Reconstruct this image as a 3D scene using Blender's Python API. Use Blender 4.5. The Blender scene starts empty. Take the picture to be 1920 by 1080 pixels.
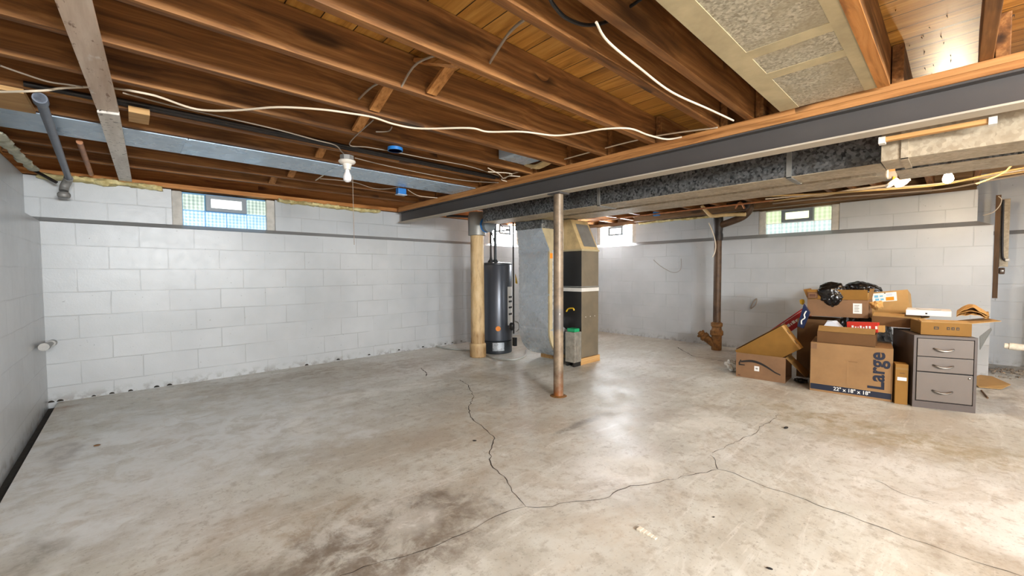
import bpy, bmesh, math, random
from mathutils import Vector, Matrix, noise
random.seed(7)
C = bpy.context.scene.collection
PI = math.pi
def V(*a): return Vector(a)

# ------------------------------------------------------------------ camera geometry (used to measure places in the room)
FPX, YAW, PITCH, ROLL, CH = 772.0, math.radians(47.24), math.radians(-2.14), math.radians(.25), 1.09
_f = V(math.cos(YAW)*math.cos(PITCH), math.sin(YAW)*math.cos(PITCH), math.sin(PITCH))
_r0 = V(math.sin(YAW), -math.cos(YAW), 0); _d0 = _f.cross(_r0)
_r = _r0*math.cos(ROLL)+_d0*math.sin(ROLL); _d = _d0*math.cos(ROLL)-_r0*math.sin(ROLL)
CAM = V(0, 0, CH)
def at(px, py, ax, val):
    """world point on the plane ax = val that shows at that place of the photograph"""
    v = _r*((px-960)/FPX)+_d*((py-540)/FPX)+_f; i = 'xyz'.index(ax)
    return CAM+v*((val-CAM[i])/v[i])

# ------------------------------------------------------------------ materials
def lin(c):
    return tuple((x/12.92 if x <= .04045 else ((x+.055)/1.055)**2.4) for x in (v/255 for v in c))+(1,)
class NT:
    def __init__(s, name):
        s.m = bpy.data.materials.new(name); s.m.use_nodes = True; s.t = s.m.node_tree; s.n = s.t.nodes; s.l = s.t.links
        s.b = s.n['Principled BSDF']
    def add(s, k, **kw):
        n = s.n.new(k)
        for a, v in kw.items(): setattr(n, a, v)
        return n
    def set(s, sock, v):
        if hasattr(v, 'links') or isinstance(v, bpy.types.NodeSocket): s.l.new(v, sock)
        else: sock.default_value = v
    def math(s, op, a, b=0.0, c=None, clamp=False):
        n = s.add('ShaderNodeMath', operation=op); n.use_clamp = clamp
        s.set(n.inputs[0], a); s.set(n.inputs[1], b)
        if c is not None: s.set(n.inputs[2], c)
        return n.outputs[0]
    def vmath(s, op, a, b=(0, 0, 0)):
        n = s.add('ShaderNodeVectorMath', operation=op); s.set(n.inputs[0], a); s.set(n.inputs[1], b)
        return n.outputs['Value'] if op == 'LENGTH' else n.outputs[0]
    def coord(s, rnd=False):
        o = s.add('ShaderNodeTexCoord').outputs['Object']
        if rnd:
            r = s.add('ShaderNodeObjectInfo').outputs['Random']
            o = s.vmath('ADD', o, s.math('MULTIPLY', r, 37.0))
        return o
    def noise(s, vec, scale, detail=4, rough=.55, dist=0.0):
        n = s.add('ShaderNodeTexNoise'); s.l.new(vec, n.inputs['Vector'])
        n.inputs['Scale'].default_value = scale; n.inputs['Detail'].default_value = detail
        n.inputs['Roughness'].default_value = rough; n.inputs['Distortion'].default_value = dist
        return n.outputs['Fac']
    def ramp(s, fac, stops):
        n = s.add('ShaderNodeValToRGB'); s.l.new(fac, n.inputs[0]); e = n.color_ramp.elements
        while len(e) < len(stops): e.new(.5)
        for el, (p, c) in zip(e, stops):
            el.position = p; el.color = c if len(c) == 4 else tuple(c)+(1,)
        return n.outputs[0]
    def map(s, fac, a, b, c=0.0, d=1.0, smooth=True):
        n = s.add('ShaderNodeMapRange'); n.interpolation_type = 'SMOOTHSTEP' if smooth else 'LINEAR'
        s.l.new(fac, n.inputs['Value'])
        for k, v in (('From Min', a), ('From Max', b), ('To Min', c), ('To Max', d)): n.inputs[k].default_value = v
        return n.outputs['Result']
    def mix(s, fac, a, b, mode='MIX'):
        n = s.add('ShaderNodeMix', data_type='RGBA', blend_type=mode)
        s.set(n.inputs[0], fac); s.set(n.inputs[6], a); s.set(n.inputs[7], b)
        return n.outputs[2]
    def bump(s, h, strength=.3, dist=.01):
        n = s.add('ShaderNodeBump'); n.inputs['Strength'].default_value = strength; n.inputs['Distance'].default_value = dist
        s.l.new(h, n.inputs['Height']); s.l.new(n.outputs[0], s.b.inputs['Normal'])
    def out(s, col=None, rough=None, metal=None, spec=None):
        for k, v in (('Base Color', col), ('Roughness', rough), ('Metallic', metal), ('Specular IOR Level', spec)):
            if v is not None: s.set(s.b.inputs[k], v)
        return s.m

def plain(name, c, rough=.5, metal=0.0, var=.12, scale=9, bump=0.0, c2=None, spec=.5, stretch=(1, 1, 1)):
    t = NT(name); co = t.vmath('MULTIPLY', t.coord(True), stretch)
    n = t.noise(co, scale, 5, .6)
    a = lin(c); b = lin(c2) if c2 else tuple(x*(1-2.2*var) for x in a[:3])+(1,)
    col = t.ramp(n, [(.3, b), (.62, a)])
    if bump: t.bump(t.noise(co, scale*4, 4), bump, .004)
    return t.out(col, rough, metal, spec)
def glow(name, c, strength):
    t = NT(name); t.b.inputs['Emission Color'].default_value = lin(c); t.b.inputs['Emission Strength'].default_value = strength
    return t.out(lin(c), .3)

def wood(name, dark, mid, light, axis=0, rough=.65, knots=True, sc=1.0, blot=.35):
    t = NT(name); co = t.coord(True)
    st = [24*sc]*3; st[axis] = .9*sc
    warp = t.noise(co, 1.6, 2, .5)
    v = t.vmath('ADD', t.vmath('MULTIPLY', co, tuple(st)), t.math('MULTIPLY', warp, 1.5))
    g = t.noise(v, 1.0, 7, .64, .35)
    v2 = t.vmath('MULTIPLY', v, (3.1, 3.1, 3.1)); g2 = t.noise(v2, 1.0, 3, .5)
    f = t.math('ADD', t.math('MULTIPLY', g, .75), t.math('MULTIPLY', g2, .25))
    col = t.ramp(f, [(.32, lin(dark)), (.5, lin(mid)), (.66, lin(light))])
    if knots:
        ks = [6.0]*3; ks[axis] = 1.7
        vo = t.add('ShaderNodeTexVoronoi'); t.l.new(t.vmath('MULTIPLY', co, tuple(ks)), vo.inputs['Vector']); vo.inputs['Scale'].default_value = 1.0
        k = t.map(vo.outputs['Distance'], .10, .22, 1.0, 0.0)
        keep = t.math('GREATER_THAN', t.noise(co, 2.3, 1), .52)
        col = t.mix(t.math('MULTIPLY', t.math('MULTIPLY', k, keep), .8), col, tuple(x*.25 for x in lin(dark)[:3])+(1,))
    st2 = [5.0]*3; st2[axis] = 1.3
    bl = t.map(t.noise(t.vmath('MULTIPLY', co, tuple(st2)), 1.0, 4, .6), .5, .75)
    col = t.mix(t.math('MULTIPLY', bl, blot), col, tuple(x*.3 for x in lin(dark)[:3])+(1,))
    t.bump(f, .25, .004)
    return t.out(col, rough, 0, .35)

def block_wall(name, ax, off, mk=1.0):
    """painted concrete block, courses .2015 m, blocks .41 m; ax: the horizontal axis along the wall"""
    t = NT(name); co = t.coord()
    sp = t.add('ShaderNodeSeparateXYZ'); t.l.new(co, sp.inputs[0])
    cb = t.add('ShaderNodeCombineXYZ')
    wob = t.math('MULTIPLY', t.math('SUBTRACT', t.noise(co, 3.0, 2), .5), .016)
    t.l.new(t.math('ADD', t.math('SUBTRACT', sp.outputs[ax], off), wob), cb.inputs[0])
    t.l.new(t.math('ADD', t.math('ADD', sp.outputs[2], .2015-.13), wob), cb.inputs[1])
    br = t.add('ShaderNodeTexBrick'); t.l.new(cb.outputs[0], br.inputs['Vector'])
    br.offset = .5; br.offset_frequency = 2
    for k, v in (('Scale', 1.0), ('Mortar Size', .0045), ('Mortar Smooth', .25), ('Bias', 0.0), ('Brick Width', .41), ('Row Height', .2015)):
        br.inputs[k].default_value = v
    br.inputs['Color1'].default_value = (.42, .42, .42, 1); br.inputs['Color2'].default_value = (.58, .58, .58, 1); br.inputs['Mortar'].default_value = (.5, .5, .5, 1)
    mort = br.outputs['Fac']
    vary = t.map(t.noise(co, 2.1, 3), .38, .62)
    fine = t.noise(co, 75, 4, .7); mid = t.noise(co, 14, 4, .6)
    paint = t.ramp(t.noise(co, 1.1, 4, .6), [(.3, lin((166, 169, 171))), (.7, lin((186, 189, 191)))])
    paint = t.mix(.18, paint, br.outputs['Color'], 'OVERLAY')
    paint = t.mix(t.math('MULTIPLY', mort, t.math('MULTIPLY_ADD', vary, .42*mk, .02)), paint, lin((138, 138, 137)))
    # shade of the up-facing sloping shoulder, put into the paint colour
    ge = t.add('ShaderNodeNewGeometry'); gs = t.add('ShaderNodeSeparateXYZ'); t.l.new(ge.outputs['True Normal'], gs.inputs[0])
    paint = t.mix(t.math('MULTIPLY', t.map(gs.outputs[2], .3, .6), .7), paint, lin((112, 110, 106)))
    # dirt along the foot of the wall
    foot = t.math('MULTIPLY', t.map(sp.outputs[2], .0, .10, 1, 0), t.map(mid, .45, .62))
    paint = t.mix(t.math('MULTIPLY', foot, .55), paint, lin((110, 104, 94)))
    spots = t.map(t.noise(co, 38, 2, .5), .74, .77)
    paint = t.mix(t.math('MULTIPLY', spots, .5), paint, lin((120, 118, 114)))
    h = t.math('ADD', t.math('MULTIPLY', mort, t.math('MULTIPLY_ADD', vary, -.9, -.35)), t.math('ADD', t.math('MULTIPLY', fine, .16), t.math('MULTIPLY', mid, .22)))
    t.bump(h, .55, .006)
    return t.out(paint, t.math('MULTIPLY_ADD', mid, .12, .27), 0, .5)

def galv(name, dark, light, rough=.38, scale=42, metal=.85, dirt=None, contrast=1.0):
    t = NT(name); co = t.coord()
    vo = t.add('ShaderNodeTexVoronoi'); t.l.new(co, vo.inputs['Vector']); vo.inputs['Scale'].default_value = scale; vo.inputs['Randomness'].default_value = 1
    sp = t.add('ShaderNodeSeparateColor'); t.l.new(vo.outputs['Color'], sp.inputs[0])
    n = t.noise(co, scale*.35, 4, .7)
    f = t.math('ADD', t.math('MULTIPLY', sp.outputs[0], .55*contrast), t.math('MULTIPLY', n, .6))
    col = t.ramp(f, [(.2, lin(dark)), (.8, lin(light))])
    if dirt:
        col = t.mix(t.math('MULTIPLY', t.map(t.noise(co, 3.5, 5, .65), .45, .66), .75), col, lin(dirt))
    return t.out(col, t.math('MULTIPLY_ADD', sp.outputs[1], .2, rough-.1), metal, .5)

M = {}
M['joist'] = wood('joist_wood', (72, 44, 20), (128, 84, 43), (168, 120, 70), 0, sc=1.0, blot=.65)
M['bridge'] = wood('bridging_wood', (112, 68, 28), (178, 122, 66), (204, 150, 92), 1, knots=False, sc=1.4, blot=.15)
M['plate'] = wood('plate_wood', (120, 74, 34), (176, 122, 70), (196, 142, 88), 1, knots=True, sc=1.0, blot=.22)
M['newwood'] = wood('new_wood', (160, 116, 66), (190, 148, 94), (206, 168, 116), 0, knots=False, sc=1.2, blot=.05)
M['sillwood'] = wood('sill_wood', (120, 72, 32), (178, 118, 60), (200, 140, 80), 0, knots=True, blot=.1)
M['brownwood'] = wood('brown_board', (60, 40, 22), (98, 70, 42), (120, 90, 58), 2, knots=False)
M['oldtimber'] = wood('old_timber', (70, 50, 30), (112, 84, 54), (140, 110, 76), 1, knots=True, blot=.3)
M['ledger'] = wood('shim_wood', (150, 100, 54), (194, 144, 86), (212, 166, 108), 1, knots=False, blot=.05)

def subfloor():
    t = NT('subfloor_boards'); co = t.coord(); sp = t.add('ShaderNodeSeparateXYZ'); t.l.new(co, sp.inputs[0])
    bx_ = t.math('DIVIDE', t.math('SUBTRACT', sp.outputs[0], .065), .1375); row = t.math('FLOOR', bx_); fr = t.math('FRACT', bx_)
    cb = t.add('ShaderNodeCombineXYZ'); t.l.new(t.math('MULTIPLY', row, 3.71), cb.inputs[0]); t.l.new(t.math('MULTIPLY', row, 1.37), cb.inputs[1])
    c2 = t.vmath('ADD', co, cb.outputs[0])
    g = t.noise(t.vmath('MULTIPLY', c2, (22, 1.6, 10)), 1.0, 6, .62, .8)
    col = t.ramp(g, [(.3, lin((132, 86, 32))), (.5, lin((188, 134, 62))), (.68, lin((214, 164, 88)))])
    wn = t.add('ShaderNodeTexWhiteNoise', noise_dimensions='1D'); t.l.new(row, wn.inputs['W'])
    col = t.mix(t.math('MULTIPLY', wn.outputs['Value'], .4), col, lin((124, 82, 32)))
    st = t.map(t.noise(t.vmath('MULTIPLY', c2, (9, 2.2, 4)), 1.0, 4, .6), .60, .74)
    col = t.mix(t.math('MULTIPLY', st, .75), col, lin((58, 40, 20)))
    gap = t.math('LESS_THAN', fr, .035)
    col = t.mix(gap, col, lin((30, 16, 6)))
    t.bump(t.math('SUBTRACT', t.math('MULTIPLY', g, .3), gap), .5, .006)
    return t.out(col, .42, 0, .5)
M['subfloor'] = subfloor()

def whitewash():
    t = NT('painted_plank'); co = t.coord()
    g = t.noise(t.vmath('MULTIPLY', co, (14, 1.2, 14)), 1.0, 5, .6)
    col = t.ramp(g, [(.3, lin((176, 150, 126))), (.6, lin((216, 198, 180)))])
    ch = t.map(t.noise(t.vmath('MULTIPLY', co, (30, 9, 30)), 1.0, 4, .65), .58, .66)
    col = t.mix(t.math('MULTIPLY', ch, .8), col, lin((112, 74, 44)))
    wh = t.map(t.noise(t.vmath('MULTIPLY', co, (16, 5, 16)), 1.0, 3, .6), .60, .70)
    col = t.mix(t.math('MULTIPLY', wh, .7), col, lin((222, 218, 212)))
    t.bump(g, .2, .004)
    return t.out(col, .5, 0, .4)
M['plank'] = whitewash()
def oldplank():
    t = NT('weathered_plank'); co = t.coord()
    g = t.noise(t.vmath('MULTIPLY', co, (12, 1.5, 12)), 1.0, 5, .6)
    col = t.ramp(g, [(.3, lin((206, 198, 188))), (.6, lin((236, 230, 222)))])
    v = t.vmath('MULTIPLY', co, (22, 34, 20))
    nick = t.map(t.noise(v, 1.0, 2, .5, 1.4), .63, .68)
    col = t.mix(t.math('MULTIPLY', nick, .85), col, lin((78, 64, 52)))
    t.bump(t.math('MULTIPLY', nick, -1.0), .6, .006)
    return t.out(col, .6, 0, .35)
M['oldplank'] = oldplank()

M['steel'] = plain('beam_paint', (76, 73, 72), .5, 0, .05, 3, spec=.5)
M['flange'] = plain('beam_flange_pale', (186, 176, 160), .6, 0, .08, 3)  # bottom flange alone in a paler tan grey
def column_mat():
    t = NT('column_paint'); co = t.coord(); sp = t.add('ShaderNodeSeparateXYZ'); t.l.new(co, sp.inputs[0])
    n = t.noise(co, 7, 5, .7)
    col = t.ramp(n, [(.35, lin((104, 88, 72))), (.6, lin((146, 128, 106)))])
    col = t.mix(t.map(t.math('ADD', sp.outputs[2], t.math('MULTIPLY', n, .5)), .15, .5, 1, 0), col, lin((122, 70, 30)))
    col = t.mix(t.map(t.math('ADD', sp.outputs[2], t.math('MULTIPLY', n, .2)), .06, .16, 1, 0), col, lin((150, 84, 20)))
    bl = t.math('MULTIPLY', t.map(sp.outputs[2], .55, .62), t.map(sp.outputs[2], .74, .82, 1, 0))
    col = t.mix(t.math('MULTIPLY', bl, .6), col, lin((84, 88, 94)))
    ch = t.map(t.noise(co, 22, 3, .6), .70, .73)
    col = t.mix(ch, col, lin((216, 206, 192)))
    return t.out(col, .42, .15, .5)
M['column'] = column_mat()
def transite():
    t = NT('tan_pipe_coat'); co = t.coord(); n = t.noise(t.vmath('MULTIPLY', co, (12, 12, 3)), 1.0, 5, .65)
    col = t.ramp(n, [(.3, lin((146, 118, 84))), (.5, lin((198, 168, 122))), (.7, lin((214, 188, 146)))])
    sp = t.add('ShaderNodeSeparateXYZ'); t.l.new(co, sp.inputs[0])
    col = t.mix(t.math('MULTIPLY', t.map(sp.outputs[2], .1, .2, 1, 0), t.map(n, .4, .6, .2, .9)), col, lin((128, 92, 44)))
    t.bump(n, .2, .004)
    return t.out(col, .6)
M['transite'] = transite()
M['galv'] = galv('galvanized_sheet', (176, 183, 190), (208, 214, 220), .30, 24, .5, contrast=.16)
M['galvdark'] = galv('spangled_duct', (40, 42, 44), (146, 148, 148), .42, 70, .75, dirt=(84, 80, 74))
M['galvtan'] = galv('dusty_duct', (150, 136, 114), (196, 182, 158), .55, 60, .1, dirt=(144, 128, 104), contrast=.6)
M['pan'] = galv('spangled_pan', (128, 118, 98), (206, 198, 176), .55, 120, .2, dirt=(160, 148, 122), contrast=.75)
M['bluepan'] = galv('sheet_metal_blue_grey', (172, 194, 214), (206, 224, 240), .34, 20, .2, contrast=.2)
M['tape'] = plain('tan_tape', (184, 168, 132), .7, 0, .12, 7, .1)
M['tan'] = plain('tan_sealant', (206, 178, 128), .7, 0, .14, 9, .1)
M['greymetal'] = plain('grey_metal', (150, 148, 142), .45, .4, .1, 6)
M['darkpipe'] = plain('black_iron', (48, 42, 40), .5, .3, .25, 12)
M['castiron'] = plain('brown_cast_iron', (88, 66, 46), .55, .25, .2, 11, .25, c2=(60, 42, 28))
M['rustiron'] = plain('rusty_cast_iron', (134, 92, 44), .7, .1, .2, 18, .35, c2=(84, 54, 24))
M['pvc'] = plain('blue_grey_pipe', (108, 116, 130), .4, .1, .1, 8)
M['oldsteelpipe'] = plain('old_grey_pipe', (146, 144, 140), .5, .3, .15, 10)
M['copper'] = plain('tarnished_copper', (190, 128, 84), .45, .4, .2, 9, c2=(130, 92, 66))
M['cable'] = plain('white_cable', (222, 206, 182), .5, 0, .06, 6)
M['cableyellow'] = plain('yellowed_cable', (206, 172, 112), .5, 0, .1, 6)
M['cablegrey'] = plain('grey_cable', (150, 136, 120), .5, 0, .1, 6)
M['black'] = plain('black_plastic', (22, 22, 23), .4, 0, .1, 9)
M['bluebox'] = plain('blue_plastic', (36, 116, 190), .45, 0, .08, 9)
M['blueboxin'] = plain('blue_plastic_inside', (18, 74, 138), .6, 0, .08, 9)
M['porcelain'] = plain('white_porcelain', (232, 224, 212), .3, 0, .05, 5)
M['bulb'] = plain('frosted_bulb', (246, 244, 244), .25, 0, .02, 3)
M['foam'] = plain('yellow_foam', (226, 214, 160), .8, 0, .18, 14, .6, c2=(176, 154, 92))
M['foampale'] = plain('pale_foam', (214, 214, 196), .8, 0, .15, 12, .6, c2=(170, 168, 140))
M['mortar'] = plain('rough_mortar', (202, 198, 190), .8, 0, .12, 12, .5)
M['ventframe'] = plain('vent_frame', (124, 132, 138), .45, .1, .05, 6)
M['tankgrey'] = plain('charcoal_enamel', (76, 80, 88), .28, .35, .05, 4)
M['tankbase'] = plain('dark_base', (54, 58, 62), .4, .3, .08, 6)
M['furnace'] = plain('bronze_grey_enamel', (124, 112, 92), .38, .1, .06, 5, c2=(108, 98, 82))
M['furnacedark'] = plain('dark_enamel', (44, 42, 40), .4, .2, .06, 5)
M['white'] = plain('white_enamel', (224, 220, 212), .4, 0, .06, 6)
M['orange'] = plain('orange_sticker', (240, 140, 28), .5, 0, .05, 5)
M['yellow'] = plain('yellow_plastic', (228, 184, 40), .45, 0, .05, 5)
M['green'] = plain('green_plastic', (20, 150, 96), .5, 0, .05, 5)
M['filter'] = plain('filter_box', (156, 150, 138), .6, 0, .2, 16, c2=(116, 112, 104))
M['clear'] = plain('clear_hose', (178, 178, 172), .3, 0, .08, 8)
M['cab'] = plain('taupe_enamel', (106, 96, 88), .45, .1, .04, 4)
M['cabdark'] = plain('taupe_enamel_edge', (84, 74, 69), .45, .1, .04, 4)
M['gap'] = plain('dark_gap', (26, 22, 20), .8, 0, .05, 4)
M['chrome'] = plain('satin_chrome', (150, 146, 140), .25, .9, .05, 9)
M['chip'] = plain('white_paint_chip', (232, 224, 206), .7, 0, .12, 30, .3)
M['bag'] = plain('black_bag', (16, 15, 15), .26, 0, .1, 8, .3, spec=.6)
def card(name, c, d=.1, rough=.72):
    t = NT(name); co = t.coord(True)
    n = t.noise(t.vmath('MULTIPLY', co, (1, 1, 1)), 5, 5, .6); st = t.noise(t.vmath('MULTIPLY', co, (3, 3, 40)), 1.0, 3)
    a = lin(c); b = tuple(x*(1-2*d) for x in a[:3])+(1,)
    col = t.mix(t.math('MULTIPLY', st, .14), t.ramp(n, [(.3, b), (.65, a)]), tuple(x*.6 for x in a[:3])+(1,))
    t.bump(n, .15, .006)
    return t.out(col, rough, 0, .3)
M['card'] = card('cardboard', (152, 117, 78))
M['cardL'] = card('cardboard_light', (180, 144, 92))
M['cardY'] = card('cardboard_ochre', (142, 102, 44))
M['cardD'] = card('cardboard_brown', (108, 76, 44))
M['cardM'] = card('cardboard_tan', (142, 110, 64))
M['cardS'] = card('cardboard_dull', (132, 100, 72))
M['kraft'] = card('kraft_paper', (202, 156, 92), .16)
M['navy'] = plain('navy_print', (15, 24, 46), .6, 0, .04, 8)
M['ink'] = plain('black_print', (30, 26, 24), .6, 0, .04, 8)
M['brownink'] = plain('brown_print', (92, 58, 40), .6, 0, .05, 8)
M['paper'] = plain('white_paper', (232, 232, 228), .6, 0, .04, 6)
M['paleprint'] = plain('pale_print', (196, 206, 222), .6, 0, .04, 9)
M['blueprint'] = plain('light_blue_print', (110, 178, 214), .6, 0, .04, 9)
M['red'] = plain('red_card', (190, 46, 30), .45, 0, .08, 6)
M['redboard'] = plain('red_board', (176, 26, 30), .45, 0, .08, 6)
M['navypack'] = plain('navy_pack', (22, 38, 76), .4, 0, .15, 14)
M['whitecarton'] = plain('white_carton', (238, 236, 234), .45, 0, .03, 5)
M['plasticfilm'] = plain('clear_film', (150, 150, 144), .2, 0, .08, 9)
M['plasticfilm'].node_tree.nodes['Principled BSDF'].inputs['Transmission Weight'].default_value = .6
M['rubble'] = plain('rubble', (150, 138, 122), .9, 0, .2, 20, .5, c2=(84, 76, 68))

def floor_mat():
    t = NT('concrete_floor'); co = t.coord()
    big = t.noise(co, .55, 5, .6, .4); med = t.noise(co, 2.3, 6, .65, .3); fine = t.noise(co, 16, 6, .7); sp = t.noise(co, 70, 3, .6)
    # long smears in the finishing direction
    rot = t.add('ShaderNodeMapping'); t.l.new(co, rot.inputs[0]); rot.inputs['Rotation'].default_value = (0, 0, .62); rot.inputs['Scale'].default_value = (.9, 5.5, 1)
    sm = t.noise(rot.outputs[0], 1.0, 5, .6, .5)
    worn = t.noise(co, 1.3, 10, .72, .8); worn2 = t.noise(rot.outputs[0], 1.7, 9, .72, 1.2)
    col = t.ramp(med, [(.3, lin((170, 165, 153))), (.52, lin((191, 190, 181))), (.72, lin((207, 208, 202)))])
    col = t.mix(t.math('MULTIPLY', t.map(big, .46, .64), .5), col, lin((220, 219, 217)))
    col = t.mix(t.math('MULTIPLY', t.map(sm, .52, .72), .4), col, lin((160, 149, 134)))
    col = t.mix(t.math('MULTIPLY', t.map(worn, .50, .60), .42), col, lin((164, 152, 135)))
    col = t.mix(t.math('MULTIPLY', t.map(worn2, .54, .62), .28), col, lin((226, 225, 220)))
    col = t.mix(t.math('MULTIPLY', t.map(fine, .50, .66), .5), col, lin((146, 136, 122)))
    col = t.mix(t.math('MULTIPLY', t.map(sp, .58, .70), .4), col, lin((104, 95, 84)))
    warp = t.add('ShaderNodeTexNoise'); t.l.new(co, warp.inputs['Vector']); warp.inputs['Scale'].default_value = 4.2; warp.inputs['Detail'].default_value = 9; warp.inputs['Roughness'].default_value = .62
    wv = t.vmath('MULTIPLY', t.vmath('SUBTRACT', warp.outputs['Color'], (.5, .5, .5)), (2.6, 2.6, 0))
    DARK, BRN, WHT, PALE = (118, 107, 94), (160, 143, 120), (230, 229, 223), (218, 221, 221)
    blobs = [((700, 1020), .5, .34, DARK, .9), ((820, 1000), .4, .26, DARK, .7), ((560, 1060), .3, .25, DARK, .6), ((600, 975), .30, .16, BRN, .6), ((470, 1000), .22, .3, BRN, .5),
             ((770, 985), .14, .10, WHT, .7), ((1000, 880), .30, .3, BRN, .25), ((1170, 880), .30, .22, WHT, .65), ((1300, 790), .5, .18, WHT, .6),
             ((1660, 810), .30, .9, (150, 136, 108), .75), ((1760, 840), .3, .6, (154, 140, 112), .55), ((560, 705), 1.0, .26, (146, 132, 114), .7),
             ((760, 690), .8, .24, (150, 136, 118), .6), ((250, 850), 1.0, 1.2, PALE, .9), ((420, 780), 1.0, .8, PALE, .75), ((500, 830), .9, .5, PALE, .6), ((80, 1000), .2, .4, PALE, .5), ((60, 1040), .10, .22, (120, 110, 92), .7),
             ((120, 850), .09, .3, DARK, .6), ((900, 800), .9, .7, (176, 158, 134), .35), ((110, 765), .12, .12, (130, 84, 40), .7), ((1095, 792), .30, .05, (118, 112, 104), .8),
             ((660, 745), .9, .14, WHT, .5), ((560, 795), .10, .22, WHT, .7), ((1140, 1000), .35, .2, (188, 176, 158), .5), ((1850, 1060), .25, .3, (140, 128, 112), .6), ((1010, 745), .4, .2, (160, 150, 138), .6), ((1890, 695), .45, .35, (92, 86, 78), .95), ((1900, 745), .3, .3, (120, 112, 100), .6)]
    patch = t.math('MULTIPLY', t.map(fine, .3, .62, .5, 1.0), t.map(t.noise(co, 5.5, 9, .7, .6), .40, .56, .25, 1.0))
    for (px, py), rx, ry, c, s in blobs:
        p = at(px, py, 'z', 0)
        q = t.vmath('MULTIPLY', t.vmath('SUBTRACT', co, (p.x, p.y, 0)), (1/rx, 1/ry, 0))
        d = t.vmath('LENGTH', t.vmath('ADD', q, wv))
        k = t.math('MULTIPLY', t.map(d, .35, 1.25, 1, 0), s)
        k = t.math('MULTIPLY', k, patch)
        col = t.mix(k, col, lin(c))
    t.bump(t.math('ADD', t.math('MULTIPLY', med, .6), t.math('MULTIPLY', fine, .25)), .25, .01)
    return t.out(col, t.map(med, .35, .7, .36, .62), 0, .45)
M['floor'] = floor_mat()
M['crack'] = plain('crack_dark', (58, 50, 44), .9, 0, .1, 20)
M['earth'] = plain('dark_gap_earth', (44, 38, 30), .95, 0, .2, 20, .4)
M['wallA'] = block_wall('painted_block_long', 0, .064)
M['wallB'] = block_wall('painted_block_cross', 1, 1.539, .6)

def glass_block(name, top, bot, strength, rib=60):
    t = NT(name); co = t.coord(); sp = t.add('ShaderNodeSeparateXYZ'); t.l.new(co, sp.inputs[0])
    h = t.math('ADD', sp.outputs[0], sp.outputs[1])
    s1 = t.math('SINE', t.math('MULTIPLY', h, rib*6.28/2)); s2 = t.math('SINE', t.math('MULTIPLY', sp.outputs[2], rib*6.28/2))
    f = t.math('MULTIPLY_ADD', t.math('ADD', s1, t.math('MULTIPLY', s2, .5)), .22, .5)
    n = t.noise(co, 12, 3)
    f = t.math('ADD', t.math('MULTIPLY', f, .7), t.math('MULTIPLY', n, .4))
    col = t.ramp(f, [(.25, lin(bot)), (.75, lin(top))])
    t.set(t.b.inputs['Emission Color'], col); t.b.inputs['Emission Strength'].default_value = strength
    t.bump(f, .4, .003)
    return t.out((.12, .13, .14, 1), .15, 0, .5)

# ------------------------------------------------------------------ mesh helpers
def add_box(bm, x0, x1, y0, y1, z0, z1, mi=0, mat=None, bev=0.0):
    vs = [bm.verts.new((x, y, z)) for z in (z0, z1) for y in (y0, y1) for x in (x0, x1)]
    fs = []
    for q in ((0, 2, 3, 1), (4, 5, 7, 6), (0, 1, 5, 4), (2, 6, 7, 3), (0, 4, 6, 2), (1, 3, 7, 5)):
        f = bm.faces.new([vs[i] for i in q]); f.material_index = mi; fs.append(f)
    if bev:
        ed = {e for f in fs for e in f.edges}
        r = bmesh.ops.bevel(bm, geom=list(ed), offset=bev, segments=2, affect='EDGES', profile=.6)
        for f in r['faces']: f.material_index = mi
        vs = list({v for f in r['faces'] for v in f.verts} | {v for v in vs if v.is_valid})
    if mat is not None:
        for v in vs: v.co = mat @ v.co
    return vs
def frame_m(o, u, d, n=None):
    """matrix taking local (x along u, y along d, z) to the world"""
    u = Vector(u).normalized(); d = Vector(d).normalized(); n = Vector(n).normalized() if n else u.cross(d)
    return Matrix(((u.x, d.x, n.x, o[0]), (u.y, d.y, n.y, o[1]), (u.z, d.z, n.z, o[2]), (0, 0, 0, 1)))
def smooth_pts(pts, k=6):
    pts = [Vector(p) for p in pts]
    if len(pts) < 3 or k < 2: return pts
    out = []
    for i in range(len(pts)-1):
        p0 = pts[max(i-1, 0)]; p1 = pts[i]; p2 = pts[i+1]; p3 = pts[min(i+2, len(pts)-1)]
        for j in range(k):
            s = j/k
            out.append(.5*((2*p1)+(p2-p0)*s+(2*p0-5*p1+4*p2-p3)*s*s+(3*p1-p0-3*p2+p3)*s**3))
    return out+[pts[-1]]
def add_tube(bm, pts, r, seg=8, k=6, mi=0, cap=True):
    P = smooth_pts(pts, k); n = len(P); rings = []
    t0 = (P[1]-P[0]).normalized(); a = V(0, 0, 1) if abs(t0.z) < .9 else V(1, 0, 0)
    side = t0.cross(a).normalized()
    for i, p in enumerate(P):
        t = (P[min(i+1, n-1)]-P[max(i-1, 0)]).normalized()
        side = (side-t*side.dot(t)).normalized(); up = t.cross(side)
        rr = r(i/(n-1)) if callable(r) else r
        rings.append([bm.verts.new(p+(side*math.cos(2*PI*j/seg)+up*math.sin(2*PI*j/seg))*rr) for j in range(seg)])
    for a_, b_ in zip(rings, rings[1:]):
        for j in range(seg):
            f = bm.faces.new((a_[j], a_[(j+1) % seg], b_[(j+1) % seg], b_[j])); f.smooth = True; f.material_index = mi
    if cap:
        for rg in (rings[0][::-1], rings[-1]):
            f = bm.faces.new(rg); f.material_index = mi
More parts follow.
